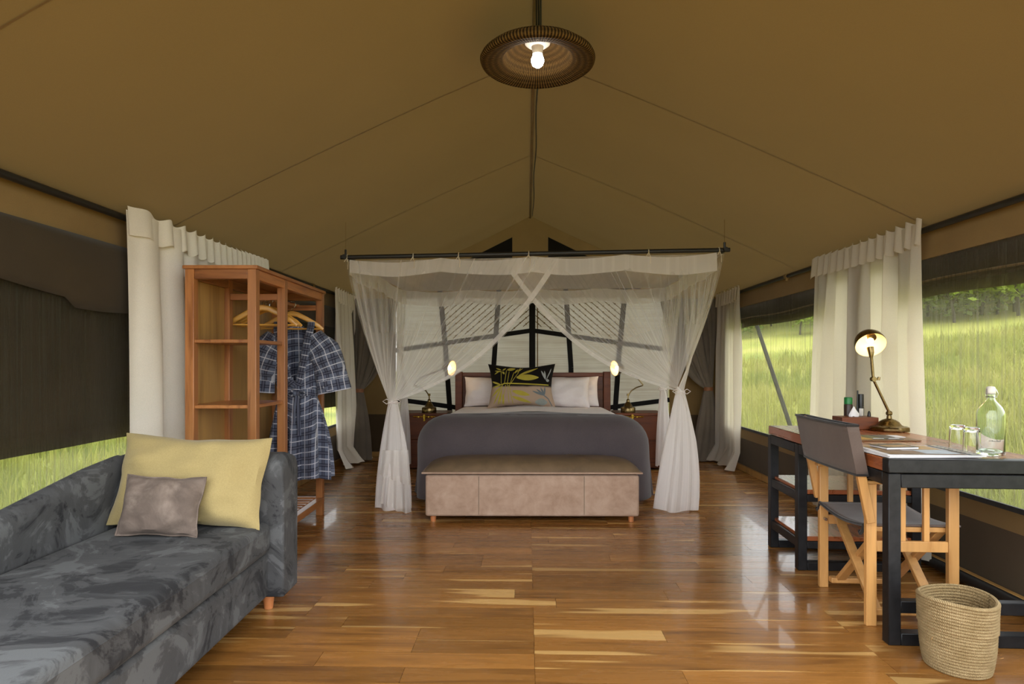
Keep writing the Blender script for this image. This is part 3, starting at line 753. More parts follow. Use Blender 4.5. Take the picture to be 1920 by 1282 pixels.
# nightstands
def nightstand(x, label, hx):
    t = thing('nightstand', label, 'nightstand', (x, 6.62, 0), BZ)
    L = lambda n, q, m, p=t, **k: link_mesh(n, q, m, p, world=False, **k)
    q = MB(); q.box(-.255, .255, .01, .42, .02, .585); L('body', q, M['dwood'], bevel=.005)
    q = MB(); q.box(-.262, .262, 0, .43, .585, .612); L('top', q, M['dwood'], bevel=.004)
    q = MB(); q.box(-.235, .235, -.006, .012, .33, .57); dr = L('drawer', q, M['dwood'], bevel=.004)
    q = MB(); q.box(-.235, .235, -.006, .012, .04, .32); L('door', q, M['dwood'], bevel=.004)
    q = MB(); q.tube([(hx-.12, -.03, .575), (hx+.12, -.03, .575)], .008, 8)
    q.tube([(hx, .0, .575), (hx, -.035, .575)], .02, 10); q.tube([(hx, -.03, .60), (hx, -.03, .53)], .013, 10); q.tube([(hx-.06, -.03, .568), (hx-.06, -.03, .582)], .012, 8); q.tube([(hx+.05, -.03, .568), (hx+.05, -.03, .582)], .012, 8)
    L('handle', q, M['gold'], dr)
nightstand(-.96, 'dark wooden nightstand left of the bed behind the tied net', .02)
nightstand(1.385, 'dark wooden nightstand right of the bed with brass handle', -.09)

def bedside_lamp(x, y, z, ang, label, face, tw, dx):
    t = thing('bedside_lamp', label, 'lamp', (x, y, z), ang)
    L = lambda n, q, m, p=t, **k: link_mesh(n, q, m, p, world=False, **k)
    q = MB(); q.lathe([(.001, 0), (.078, 0), (.08, .01), (.08, .045), (.074, .056), (.05, .064), (.045, .075), (.03, .10), (.018, .115), (.018, .135), (.011, .145), (.001, .15)], n=24, cap0=False, cap1=False); L('base', q, M['brass'])
    pth = [(0, 0, .14), (.0, 0, .18), (-tw*.035, 0, .235), (-tw*.09, 0, .27), (-tw*.16, 0, .292), (-tw*.165, 0, .30), (-tw*.10, 0, .38), (dx*.6, 0, .46), (dx-tw*.04, 0, .49)]
    q = MB(); q.tube(pth, .007, 8); q.tube([(0, 0, .18), (0, 0, .205)], .014, 8); L('arm', q, M['brass'])
    tl = Matrix.Translation((dx, 0, .49)) @ (-Vector(face)).to_track_quat('Z', 'Y').to_matrix().to_4x4()
    q = MB(); q.lathe([(.086, -.06), (.083, -.035), (.07, .0), (.045, .03), (.02, .045), (.018, .06), (.001, .062)], n=24, cap0=False, cap1=False)
    q.lathe([(.083, -.059), (.080, -.035), (.066, -.003), (.04, .024), (.001, .036)], n=24, cap0=False, cap1=False)
    q.v = [tl @ p for p in q.v]; sh = L('shade', q, M['brass'])
    q = MB(); q.lathe([(.001, -.045), (.014, -.04), (.022, -.026), (.02, -.01), (.012, .01), (.001, .012)], n=16, cap0=False, cap1=False); q.v = [tl @ p for p in q.v]; L('bulb', q, M['bedbulb'], sh)
    q = MB(); q.lathe([(.0825, -.058), (.079, -.035), (.065, -.004), (.04, .022), (.001, .034)], n=24, cap0=False, cap1=False); q.v = [tl @ p for p in q.v]; L('shade_lining', q, M['cream'], sh)
    return t
bedside_lamp(-.91, 6.74, .613, 0.05, 'brass bedside lamp on the left nightstand, lit', (.85, -.48, -.12), 1, .20)
bedside_lamp(1.275, 6.74, .613, 0.0, 'brass bedside lamp with curved arm on the right nightstand', (-.9, -.38, -.12), -1, -.10)

# ------------------------------------------------------------------ bench at the foot of the bed
bn = thing('storage_bench', 'long taupe leather storage bench at the foot of the bed', 'bench', (.145, 4.42, 0), -.008)
L = lambda n, q, m, p=bn, **k: link_mesh(n, q, m, p, world=False, **k)
q = MB(); q.box(-.772, .772, 0, .43, .045, .345); L('body', q, M['suede'], bevel=.018, seg=3)
for x in (-.385, .375):
    q = MB(); q.box(x-.0025, x+.0025, -.002, .004, .06, .335); L('seam', q, M['lid'], smooth=False)
q = MB()
def lid(a, b):
    u, v = a*2-1, b*2-1
    x = .79*u; y = .215 + .235*v
    e = max(0, 1-abs(u)**7)*max(0, 1-abs(v)**3)
    z = .362 + .088*e**.6 + .004*noise.noise(Vector((x*4, y*6, 2)))
    z += -.012*math.exp(-((x-.395+.10*(v+.2))/.016)**2)*e + .008*math.exp(-((x-.365+.10*(v+.2))/.014)**2)*e
    return (x, y, z)
q.grid(lid, 90, 20)
q.grid(lambda a, b: (.79*(1-2*a), .215+.235*(2*b-1), .362-.017*math.sin(PI*0.5)*min(1, 8*min(a, 1-a, b, 1-b)+.0)), 40, 10)
lidob = L('lid', q, M['lid'])
q = MB(); c = [(-.79, -.02), (.79, -.02), (.79, .45), (-.79, .45), (-.79, -.02)]
q.tube([(x, y, .362) for x, y in c], .007, 6); L('piping', q, M['suede'], lidob)
for x in (-.72, .72):
    for y in (.05, .38):
        q = MB(); q.lathe([(.019, 0), (.022, .045)], (x, y, 0), 12); L('leg', q, M['leg'])

# ------------------------------------------------------------------ wardrobe
wd = thing('open_wardrobe', 'open red-brown teak wardrobe with corner shelves and hanging space', 'wardrobe', (-1.63, 4.06, 0))
X0, X1, Y0, Y1, ZT = -1.835, -1.435, 3.44, 4.69, 1.70
P_ = .05
def wbx(n, m, *b, **k): return link_mesh(n, MB().box(*b), m, wd, bevel=.003, **k)
for x in (X0, X1-P_):
    for y in (Y0, 3.875, Y1-P_): wbx('post', M['ward'], x, x+P_, y, y+P_, 0, ZT-.02)
for x in (X0, X1-P_):
    wbx('top_rail', M['ward_y'], x+.004, x+P_-.004, Y0+.05, Y1-.05, ZT-.075, ZT-.02); wbx('bottom_rail', M['ward_y'], x-.004+(.012 if x > -1.6 else 0), x+P_+.008, Y0+.05, Y1-.04, .088, .135)
for y in (Y0, Y1-P_):
    wbx('top_rail', M['ward_x'], X0+P_, X1-P_, y+.004, y+P_-.004, ZT-.075, ZT-.02); wbx('bottom_rail', M['ward_x'], X0+P_, X1-P_, y+.004, y+P_-.004, .088, .135)
for y in (3.88, Y1-.045): wbx('cross_rail', M['ward_x'], X0+P_, X1-P_, y, y+.03, 1.55, 1.59)
wbx('top_board', M['ward_y'], X0-.01, X1+.01, Y0-.01, Y1+.01, ZT-.02, ZT)
for a, b in ((Y0+P_, 3.875), (3.925, Y1-P_)): wbx('back_board', M['ply'], X0+.008, X0+.02, a, b, .135, ZT-.075)
for z in (1.285, .915): wbx('shelf', M['ward_y'], X0+.02, X1+.004-.02, Y0+.012, 3.915, z-.02, z)
y = Y0+.07
while y < Y1-.08:
    wbx('slat', M['ward_x'], X0+P_, X1-P_, y, y+.04, .118, .133); y += .075
q = MB(); q.tube([(-1.625, 3.89, 1.585), (-1.625, Y1-.02, 1.585)], .013, 10); link_mesh('hanging_rod', q, M['ward_y'], wd)

def hanger(x, y, z, rz, label, group=None):
    t = thing('coat_hanger', label, 'hanger', (x, y, z), rz, group)
    L = lambda n, q, m, **k: link_mesh(n, q, m, t, world=False, **k)
    q = MB()
    arm = [(-.22, .0, -.175), (-.18, 0, -.145), (-.10, 0, -.098), (-.04, 0, -.068), (0, 0, -.06), (.04, 0, -.068), (.10, 0, -.098), (.18, 0, -.145), (.22, 0, -.175)]
    q.tube(arm, [.010, .016, .017, .018, .02, .018, .017, .016, .010], 8, flat=.5, up=(0, 1, 0)); L('arms', q, M['hanger'])
    q = MB(); q.tube([(-.205, 0, -.172), (.205, 0, -.172)], .006, 8); L('trouser_bar', q, M['hanger'])
    q = MB(); q.tube([(0, 0, -.05), (0, 0, -.025), (.016, 0, -.018), (.026, 0, .004), (.018, 0, .024), (0, 0, .030), (-.017, 0, .022)], .0032, 6); L('hook', q, M['steel'])
    return t
HZ = 1.585
for k, (y, r) in enumerate(((3.99, .10), (4.05, .03), (4.11, -.05))):
    hanger(-1.625, y, HZ-.012, r, 'empty wooden coat hanger of the bunch beside the plaid robe', 'empty hangers in the wardrobe')
RX, RY, RRZ = -1.575, 4.46, .12
hanger(-1.60, RY, HZ-.012, RRZ, 'wooden coat hanger inside the plaid robe')

# plaid robe
def mk_plaid():
    t = NT('navy_plaid_cotton'); tc = t.n('ShaderNodeTexCoord'); sp = t.n('ShaderNodeSeparateXYZ'); t.l(tc.outputs['UV'], sp.inputs[0])
    base = lin(98, 104, 122); col = base
    def stripe(src, per, off, w):
        m = t.math('FRACT', t.math('MULTIPLY_ADD', src, 1/per, off)); d = t.math('ABSOLUTE', t.math('SUBTRACT', m, .5))
        return t.math('LESS_THAN', d, w/2/per)
    for k in (0, 1):
        s = sp.outputs[k]
        col = t.mix(t.math('MULTIPLY', stripe(s, .085, .0, .026), .7), col, lin(36, 36, 50))
        col = t.mix(t.math('MULTIPLY', stripe(s, .085, .0, .007), .55), col, lin(110, 112, 128))
    for k in (0, 1):
        s = sp.outputs[k]
        col = t.mix(t.math('MULTIPLY', stripe(s, .085, .5, .0065), .7), col, lin(206, 206, 214))
    n = t.noise(t.coord(), 300, 2); f = t.noise(t.coord(), 9, 3)
    return t.end(t.pbr(col, .9, 0, t.bump(f, .35, .02), sheen=.15, spec=.1))
M['plaid'] = mk_plaid()
rb = thing('plaid_robe', 'navy and white plaid robe with tied belt hanging in the wardrobe', 'robe', (RX, RY, 1.40), RRZ)
L = lambda n, q, m, p=rb, **k: link_mesh(n, q, m, p, world=False, **k)
# local: x across, y depth (front -y), z relative to 1.40
RG = [(.045, .075, .035, 0), (.02, .13, .045, 0), (-.02, .19, .055, 0), (-.07, .205, .065, 0), (-.18, .19, .075, .01), (-.30, .17, .075, .01), (-.40, .15, .07, .015), (-.46, .135, .066, .015), (-.50, .14, .068, .015),
      (-.60, .165, .08, .02), (-.75, .19, .09, .025), (-.90, .205, .098, .025), (-1.02, .22, .105, .02), (-1.08, .222, .105, .02)]
K = 72; verts = []; uv = []; faces = []
def vneck(z): return .0 if z < -.40 else .012 + .085*min(1, (z+.40)/.40)
fine = []
for (z0, w0, d0, c0), (z1, w1, d1, c1) in zip(RG, RG[1:]):
    for s in range(4): f = s/4; fine.append((z0+(z1-z0)*f, w0+(w1-w0)*f, d0+(d1-d0)*f, c0+(c1-c0)*f))
fine.append(RG[-1])
def body_pt(i, k):
    z, w, d, c = fine[i]; th = 2*PI*k/K
    low_ = max(0, min(1, (-.46-z)/.4)); fold = .34*low_*math.sin(11*th+1.5*math.sin(3*th))
    up_ = max(0, min(1, (z+.46)/.2)); fold += .05*up_*math.sin(7*th+z*9)
    x = c + w*math.cos(th)*(1+fold*.5); y = d*math.sin(th)*(1+fold*1.5)
    hem = .012*math.sin(5*th) if i == len(fine)-1 else 0
    drop = 0
    if z > -.08: drop = -(abs(math.cos(th))**2)*.07*((z+.08)/.125)
    return Vector((x, y, z+hem+drop))
q = MB(); vs = [body_pt(i, k) for i in range(len(fine)) for k in range(K)]
us = []
for i in range(len(fine)):
    for k in range(K):
        p = vs[i*K+k]; th = 2*PI*k/K
        us.append((p.x*1.05 + (.5 if math.sin(th) > 0 else 0), p.z*.97 + .02*math.sin(3*th)))
fs = []
for i in range(len(fine)-1):
    for k in range(K):
        k2 = (k+1) % K; zc = (fine[i][0]+fine[i+1][0])/2; xm = (vs[i*K+k].x+vs[i*K+k2].x)/2 - fine[i][3]; front = math.sin(2*PI*(k+.5)/K) < 0
        if front and abs(xm-.0) < vneck(zc)-.004 and zc > -.40: continue
        fs.append((i*K+k, i*K+k2, (i+1)*K+k2, (i+1)*K+k))
q.add(vs, fs, us); L('body', q, M['plaid'])
def strip(q, path, w, nrm=(0, -1, 0), du=0):
    P = [Vector(p) for p in path]; rows = []; us = []; acc = 0
    for i, p in enumerate(P):
        d = (P[min(i+1, len(P)-1)]-P[max(0, i-1)]).normalized(); s = d.cross(Vector(nrm)).normalized()
        if i: acc += (P[i]-P[i-1]).length
        for k in (-1, 0, 1): rows.append(p + s*w/2*k + Vector(nrm)*(.006 if k == 0 else 0)); us.append((k*w/2+du, acc))
    n = len(P); q.add(rows, [(i*3+k, i*3+k+1, i*3+k+4, i*3+k+3) for i in range(n-1) for k in (0, 1)], us)
for sg in (-1, 1):
    q = MB(); pth = []
    for z in np.linspace(.05, -.47, 18):
        zz = max(z, -.47); w = vneck(zz); i = min(range(len(fine)), key=lambda j: abs(fine[j][0]-zz)); wd_, dd = fine[i][1], fine[i][2]
        x = sg*(w+.02) if z > -.40 else sg*.012*(1 if sg > 0 else -1)
        y = -dd*math.sqrt(max(.02, 1-(min(.95, abs(x)/wd_))**2)) - .012
        pth.append((x+fine[i][3]*.7, y, z))
    strip(q, pth, .05, du=.3); L('collar', q, M['plaid'], solid=.006)
def sleeve(pth, rad, dep, name):
    q = MB(); rg = []; us = []; n = 40; acc = 0
    for i, p in enumerate(pth):
        p = Vector(p); d = (Vector(pth[min(i+1, len(pth)-1)])-Vector(pth[max(0, i-1)])).normalized()
        s = Vector((d.z, 0, -d.x)); 
        if i: acc += (p-Vector(pth[i-1])).length
        for k in range(n):
            th = 2*PI*k/n; r = rad[i]*(1+.09*math.sin(5*th+i*.8)); 
            us.append((r*math.cos(th)*1.1+(.4 if math.sin(th) > 0 else 0)+.02, acc)) 
        rg.append([p + s*rad[i]*(1+.06*math.sin(5*2*PI*k/n+i))*math.cos(2*PI*k/n) + Vector((0, dep[i]*math.sin(2*PI*k/n)*(1+.2*math.sin(6*PI*k/n+i)), 0)) for k in range(n)])
    q.rings(rg, uvs=us); return L(name, q, M['plaid'])
def resample(p, n):
    o = []
    for j in range(n+1):
        s = j/n*(len(p)-1); i = min(int(s), len(p)-2); f = s-i; o.append(tuple(np.array(p[i])*(1-f)+np.array(p[i+1])*f))
    return o
for pts, rads, deps in (([(.12, -.005, -.055), (.20, -.02, -.16), (.255, -.03, -.30), (.285, -.04, -.45)], [.075, .115, .115, .105], [.055, .07, .07, .06]),
                        ([(-.13, -.005, -.055), (-.19, -.02, -.16), (-.235, -.02, -.30), (-.25, -.02, -.45)], [.075, .11, .11, .095], [.055, .07, .07, .06])):
    r = resample([(a,) for a in rads], 12); d = resample([(a,) for a in deps], 12)
    sl = sleeve(resample(pts, 12), [a[0] for a in r], [a[0] for a in d], 'sleeve')
    c = resample(pts, 12)[-1]
    q = MB(); th_ = math.atan2(pts[-1][0]-pts[-2][0], -(pts[-1][2]-pts[-2][2]))
    rg = []; us = []
    for b in range(4):
        rr = rads[-1]*(1.10+.02*b); ring = []
        for k in range(40):
            a = 2*PI*k/40; p = Vector((rr*math.cos(a), deps[-1]*1.12*math.sin(a), .085-.03*b)); p = Matrix.Rotation(-th_, 3, 'Y') @ p; ring.append(p+Vector(c)); us.append((.03*b, rr*math.cos(a)+(.4 if math.sin(a) > 0 else 0)))
        rg.append(ring)
    q.rings(rg, uvs=us); link_mesh('cuff', q, M['plaid'], sl, world=False)
q = MB(); ring = []; us = []
for b in range(4):
    zz = -.435-.018*b; rr = []
    for k in range(48):
        a = 2*PI*k/48; rr.append((.015+(.142+.004*math.sin(9*a))*math.cos(a), (.074+.003*math.sin(7*a))*math.sin(a), zz+.006*math.sin(5*a))); us.append((k/48*.9, b*.02))
    ring.append(rr)
q.rings(ring, uvs=us); bt = L('belt', q, M['plaid'])
q = MB()
c = Vector((.03, -.085, -.465))
for s2 in (-1, 1): q.tube([c, c+Vector((s2*.04, -.012, .02)), c+Vector((s2*.065, -.012, .0)), c+Vector((s2*.04, -.012, -.018)), c], .013, 8, flat=.5)
q.tube([c+Vector((-.02, -.01, 0)), c+Vector((.02, -.01, 0))], .016, 8)
for s2, l2 in ((-1, .22), (1, .30)): q.tube([c, c+Vector((s2*.012, -.02, -.08)), c+Vector((s2*.02, -.015, -l2))], .013, 8, flat=.35)
link_mesh('knot', q, M['plaid'], bt, world=False)

# ------------------------------------------------------------------ sofa with cushions
sf = thing('sofa', 'grey velvet daybed sofa with sloping back along the dark flap', 'sofa', (-1.55, 1.9, 0))
q = MB(); q.box(-1.83, -1.11, .85, 2.84, .085, .285); link_mesh('base', q, M['velvet'], sf, bevel=.02, seg=3)
q = MB()
def seat(a, b, top=True):
    return None
q.box(-1.765, -1.095, .87, 2.80, .287, .432); st = link_mesh('seat_cushion', q, M['velvet'], sf, bevel=.035, seg=4)
q = MB(); q.tube([(-1.10, .9, .40), (-1.10, 2.76, .40)], .006, 6); link_mesh('piping', q, M['velvet'], st)
# arm with rolled top
q = MB(); rg = []
prof = [(2.79, .085), (2.79, .60), (2.775, .655), (2.785, .70), (2.83, .727), (2.90, .732), (2.965, .715), (2.99, .67), (2.985, .60), (2.98, .085)]
for x, s in ((-1.815, .97), (-1.805, 1), (-1.5, 1), (-1.075, 1), (-1.05, .985), (-1.04, .955)):
    rg.append([(x, 2.885+(y-2.885)*s, .085+(z-.085)*(s if z > .2 else 1)) for y, z in prof])
q.rings(rg, True, True); link_mesh('arm', q, M['velvet'], sf, bevel=.008)
# sloping back
q = MB(); rg = []
for y, z in ((.88, .44), (1.2, .47), (1.5, .51), (1.8, .56), (2.1, .62), (2.4, .675), (2.6, .71), (2.80, .732)):
    rg.append([(-1.768, y, .29), (-1.750, y, z-.06), (-1.758, y, z-.025), (-1.775, y, z-.006), (-1.80, y, z), (-1.825, y, z-.008), (-1.84, y, z-.04), (-1.84, y, .12)])
q.rings(rg, True, True); link_mesh('back', q, M['velvet'], sf)
for x, y in ((-1.145, 2.885), (-1.77, 2.885), (-1.145, .95), (-1.77, .95)):
    q = MB(); q.lathe([(.02, 0), (.03, .088)], (x, y, 0), 14); link_mesh('leg', q, M['leg'], sf)
pillow('yellow_cushion', 'large mustard yellow cushion leaning on the far sofa arm', 'cushion', .66, .405, .17, M['yellow'], (-1.43, 2.665, .436), -.30, .03, pinch=.07, seed=3, wr=.010, ry=.04)
pillow('mauve_cushion', 'small mauve velvet cushion in front of the large mustard one', 'cushion', .335, .245, .11, M['mauve'], (-1.47, 2.53, .436), -.30, .0, pinch=.06, seed=8, wr=.007, piping=M['mauve'], ry=.03)

# ------------------------------------------------------------------ desk
DR = -.061
dk_ = thing('writing_desk', 'black steel desk with brown wooden top and open shelves', 'desk', (1.535, 2.50, 0), DR)
dm = Matrix.Translation((1.535, 2.50, 0)) @ Matrix.Rotation(DR, 4, 'Z')
def db(n, m, *b, **k): return link_mesh(n, MB().box(*b), m, dk_, world=False, bevel=k.get('bv', .003), seg=1)
DW, DLn, LG = .66, 1.385, .05
for x in (0, DW-LG):
    for y in (0, .91, DLn-LG): db('leg', M['black'], x, x+LG, y, y+LG, 0, .70)
db('top_board', M['desk'], .004, DW-.004, .052, DLn-.0, .703, .757)
db('end_beam', M['black'], 0, DW, 0, .05, .703, .759); db('end_beam', M['black'], LG+.001, DW-LG-.001, .002, .048, .642, .698)
for x in (0, DW-LG):
    db('side_rail', M['black'], x, x+LG, LG, .91, .648, .70); db('side_rail', M['black'], x, x+LG, .91+LG, DLn-LG, .648, .70)
db('end_rail', M['black'], LG, DW-LG, DLn-LG, DLn, .648, .70)
db('foot_rail', M['black'], LG, DW-LG, 0, LG, .0, .05); db('foot_rail', M['black'], LG, DW-LG, .005, .045, .13, .18)
db('foot_rail', M['black'], LG, DW-LG, .91, .96, 0, .045); db('foot_rail', M['black'], LG, DW-LG, DLn-LG, DLn, 0, .045)
for z in (.425, .165):
    db('shelf', M['desk'], LG*.5, DW-LG*.5, .92, DLn-.01, z-.004, z+.022)
    db('shelf_rail', M['black'], LG, DW-LG, .912, .955, z-.045, z-.005)
    for x in (0.004, DW-LG+.004): db('shelf_rail', M['black'], x, x+.042, .96, DLn-LG, z-.045, z+.005 if x < .1 else z-.005)
DT = .758
def D(x, y, z=DT): return tuple(dm @ Vector((x, y, z)))

# ------------------------------------------------------------------ director's chair
CR = -.061
ch = thing('director_chair', 'folding wooden director chair with dark brown canvas at the desk', 'chair', (1.575, 2.685, 0), CR)
def cb(n, q, m, p=ch, **k): return link_mesh(n, q, m, p, world=False, **k)
for y in (0, .465):
    yy = y
    q = MB(); q.box(-.022, .022, yy, yy+.026, 0, .625); cb('leg', q, M['chair'], bevel=.003)
    q = MB(); q.box(.325, .369, yy, yy+.026, 0, .622); cb('leg', q, M['chair'], bevel=.003)
    q = MB(); q.box(-.035, .44, yy-.012, yy+.038, .622, .638); cb('armrest', q, M['chair'], bevel=.005)
    q = MB(); q.box(.022, .325, yy+.004, yy+.022, .325, .372); cb('side_rail', q, M['chair'], bevel=.003)
    for x in (.135, .235):
        q = MB(); q.box(x-.012, x+.012, yy+.004, yy+.022, .372, .622); cb('spindle', q, M['chair'], bevel=.002)
    ys = yy-.026 if y == 0 else yy+.026
    q = MB(); q.bar((-.012, ys+.013, .455), (-.095, ys+.013, .875), .024, .038, up=(1, 0, 0)); cb('back_post', q, M['chair'], bevel=.003)
    q = MB()
    for x in (0, .347):
        q.tube([(x, yy+.028 if y == 0 else yy-.002, .355), (x, yy+.05 if y == 0 else yy-.02, .355)], .008, 8)
    cb('bolt', q, M['steel'])
for x, s in ((.045, 1), (.30, 1)):
    q = MB(); q.bar((x, .05, .05), (x, .445, .415), .022, .042, up=(1, 0, 0)); cb('cross_leg', q, M['chair'], bevel=.003)
    q = MB(); q.bar((x+.024, .445, .05), (x+.024, .05, .415), .022, .042, up=(1, 0, 0)); cb('cross_leg', q, M['chair'], bevel=.003)
    q = MB(); q.tube([(x-.02, .248, .233), (x+.045, .248, .233)], .007, 8); cb('bolt', q, M['steel'])
for y in (.05, .445):
    q = MB(); q.box(.0, .37, y-.02, y+.02, .405, .428); cb('seat_rail', q, M['chair'], bevel=.004)
    q = MB(); q.box(.02, .34, y-.018, y+.018, .035, .062); cb('foot_rail', q, M['chair'], bevel=.004)
q = MB(); q.grid(lambda a, b: (-.02+.41*a, .025+.445*b, .436-.022*math.sin(PI*b)+.004*math.sin(a*9)*math.sin(PI*b)), 16, 16); se = cb('seat', q, M['chairfab'], solid=.008)
q = MB(); q.tube([(-.021, .025+.445*b, .436-.022*math.sin(PI*b)) for b in np.linspace(0, 1, 14)], .008, 6); cb('binding', q, M['chaired'], se)
for y in (.028, .467):
    q = MB(); q.tube([(-.02, y, .435), (-.02, y+.012, .405), (-.02, y+.03, .39), (-.02, y+.04, .40)], .008, 6); cb('loop', q, M['chaired'], se)
def backp(a, b, o=0):
    f = (b); z = .665+.215*f; x = -.012 - .083*(z-.455)/.42
    return (x + o + .02*math.sin(PI*a)*-1*.6, -.03+.55*a, z)
q = MB(); NB = 14
front = [[backp(a, b, .024) for a in np.linspace(0, 1, NB)] for b in np.linspace(0, 1, 8)]; back = [[backp(a, b, -.024) for a in np.linspace(0, 1, NB)] for b in np.linspace(0, 1, 8)]
q.rings([f + list(reversed(k)) for f, k in zip(front, back)]); bk = cb('backrest', q, M['chairfab'], solid=.003)
for b in (0, 1):
    q = MB(); lp = [backp(a, b, .024) for a in np.linspace(0, 1, NB)] + [backp(a, b, -.024) for a in np.linspace(1, 0, NB)] + [backp(0, b, .024)]
    q.tube(lp, .006, 6); cb('binding', q, M['chaired'], bk)

# ------------------------------------------------------------------ things on the desk
def lamp_desk():
    x, y, z = D(.60, 1.12); 
    t = thing('desk_lamp', 'brass desk lamp with jointed arm, lit, on the desk by the curtain', 'lamp', (x, y, z), .0)
    L = lambda n, q, m, p=t, **k: link_mesh(n, q, m, p, world=False, **k)
    q = MB(); rg = []
    for r, zz, sc in ((.002, 0, 0), (.102, 0, 1), (.105, .006, 1), (.105, .016, 1), (.098, .024, 1), (.075, .028, .7), (.062, .036, .3), (.05, .052, 0), (.034, .063, 0), (.014, .07, 0), (.013, .085, 0), (.002, .086, 0)):
        rg.append([(r*(1+.035*sc*math.cos(8*2*PI*k/64))*math.cos(2*PI*k/64), r*(1+.035*sc*math.cos(8*2*PI*k/64))*math.sin(2*PI*k/64), zz) for k in range(64)])
    q.rings(rg); L('base', q, M['brass'])
    e = Vector((-.093, 0, .30)); tp = Vector((-.108, -.005, .455))
    q = MB(); q.tube([(0, 0, .08), (0, 0, .115)], .009, 10); q.tube([(-.012, 0, .10), (.012, 0, .10)], .013, 10); q.tube([(0, 0, .105), tuple(e)], .0075, 10); L('lower_arm', q, M['brass'])
    q = MB(); q.tube([tuple(e - Vector((.016, 0, 0))), tuple(e+Vector((.03, 0, 0)))], .007, 10); q.tube([tuple(e+Vector((.03, 0, -.006))), tuple(e+Vector((.034, 0, .012)))], .008, 8); q.tube([tuple(e-Vector((0, .012, 0))), tuple(e+Vector((0, .012, 0)))], .014, 12); L('joint', q, M['brass'])
    q = MB(); q.tube([tuple(e), tuple(tp)], .008, 10); q.tube([tuple(tp-Vector((0, 0, .03))), tuple(tp), tuple(tp+Vector((0, .01, .03)))], [.009, .016, .019], 12); L('upper_arm', q, M['brass'])
    c = tp + Vector((.004, .02, .055))
    rot = Matrix.Translation(c) @ Matrix.Rotation(math.radians(14), 4, 'Y') @ Matrix.Rotation(math.radians(-52), 4, 'X')
    R0 = .083
    q = MB(); q.lathe([(R0, -.02), (R0+.001, -.005), (R0*.95, .025), (R0*.8, .05), (R0*.55, .07), (R0*.25, .08), (.001, .083)], n=36, cap0=False, cap1=False); q.v = [rot @ p for p in q.v]; sh = L('shade', q, M['brass'])
    q = MB(); q.lathe([(R0-.001, -.0195), (R0-.003, -.004), (R0*.92, .023), (R0*.76, .047), (R0*.5, .066), (.001, .078)], n=36, cap0=False, cap1=False); q.v = [rot @ p for p in q.v]; L('shade_lining', q, M['cream'], sh)
    q = MB(); q.lathe([(.001, -.028), (.014, -.02), (.019, -.002), (.016, .016), (.001, .018)], (0, -.0, .02), n=16, cap0=False, cap1=False); q.v = [rot @ (p+Vector((0, -.012, 0))) for p in q.v]; L('bulb', q, M['warmbulb'], sh)
    q = MB(); q.lathe([(.024, -.0), (.026, .01), (.022, .03), (.001, .032)], (0, -.03, .01), n=16, cap0=True, cap1=False); q.v = [rot @ p for p in q.v]; L('socket', q, M['brass'], sh)
lamp_desk()
x, y, z = D(.475, 1.22)
t = thing('tissue_box', 'brown wooden tissue box on the desk behind the chair back', 'tissue box', (x, y, z), DR)
q = MB(); q.box(-.125, .085, -.065, .065, 0, .072); link_mesh('box', q, M['dwood'], t, world=False, bevel=.003)
q = MB(); q.lathe([(.022, .071), (.024, .085), (.014, .11), (.002, .128)], (-.02, 0, 0), 10, False, False); q.v = [Vector((p.x*1.3, p.y*.5, p.z+.006*math.sin(p.x*200))) for p in q.v]; link_mesh('tissue', q, M['paper'], t, world=False)
def canister(name, label, cat, pos, prof, mats_split, cap):
    t = thing(name, label, cat, pos)
    q = MB(); q.lathe(prof, n=20); link_mesh('bottle', q, mats_split, t, world=False)
    q = MB(); q.lathe(cap[0], n=20); link_mesh('cap', q, cap[1], t, world=False); return t
canister('spray_can', 'dark brown spray can with green cap behind the tissue box', 'spray can', D(.465, 1.325), [(.024, 0), (.0245, .004), (.0245, .135), (.022, .14)], M['rubber'], ([(.0235, .1405), (.0235, .178), (.021, .182)], M['green']))
p = D(.535, 1.315); t = canister('spray_bottle', 'slim black spray bottle with white label beside the lamp', 'bottle', p, [(.018, 0), (.0185, .004), (.0185, .12), (.016, .125)], M['dark_pl'], ([(.0175, .1255), (.0175, .20), (.0165, .203)], M['dark_pl']))
q = MB(); q.rings([[(.0189*math.cos(a), .0189*math.sin(a), z) for a in np.linspace(-2.6, -1.2, 10)] for z in (.05, .115)], closed=False); link_mesh('label', q, M['white_pl'], t, world=False)
q = MB(); a = Vector(D(.505, 1.30)); q.tube([a+Vector((0, 0, .003)), a+Vector((.002, 0, .11)), a+Vector((.004, 0, .225))], [.007, .005, .0045], 8)
tag(link_mesh('black_wand', q, M['dark_pl']), 'thin black wand standing between spray can and spray bottle', 'stick')
x, y, z = D(.55, 1.245); t = thing('torch', 'small black torch leaning beside the tissue box', 'torch', (x, y, z))
q = MB(); q.lathe([(.016, 0), (.017, .01), (.012, .03), (.010, .075), (.008, .095), (.002, .105)], n=14); link_mesh('handle', q, M['dark_pl'], t, world=False)
q = MB(); q.lathe([(.0175, .008), (.0182, .014), (.0175, .02)], n=14, cap0=False, cap1=False); link_mesh('ring', q, M['steel'], t, world=False)

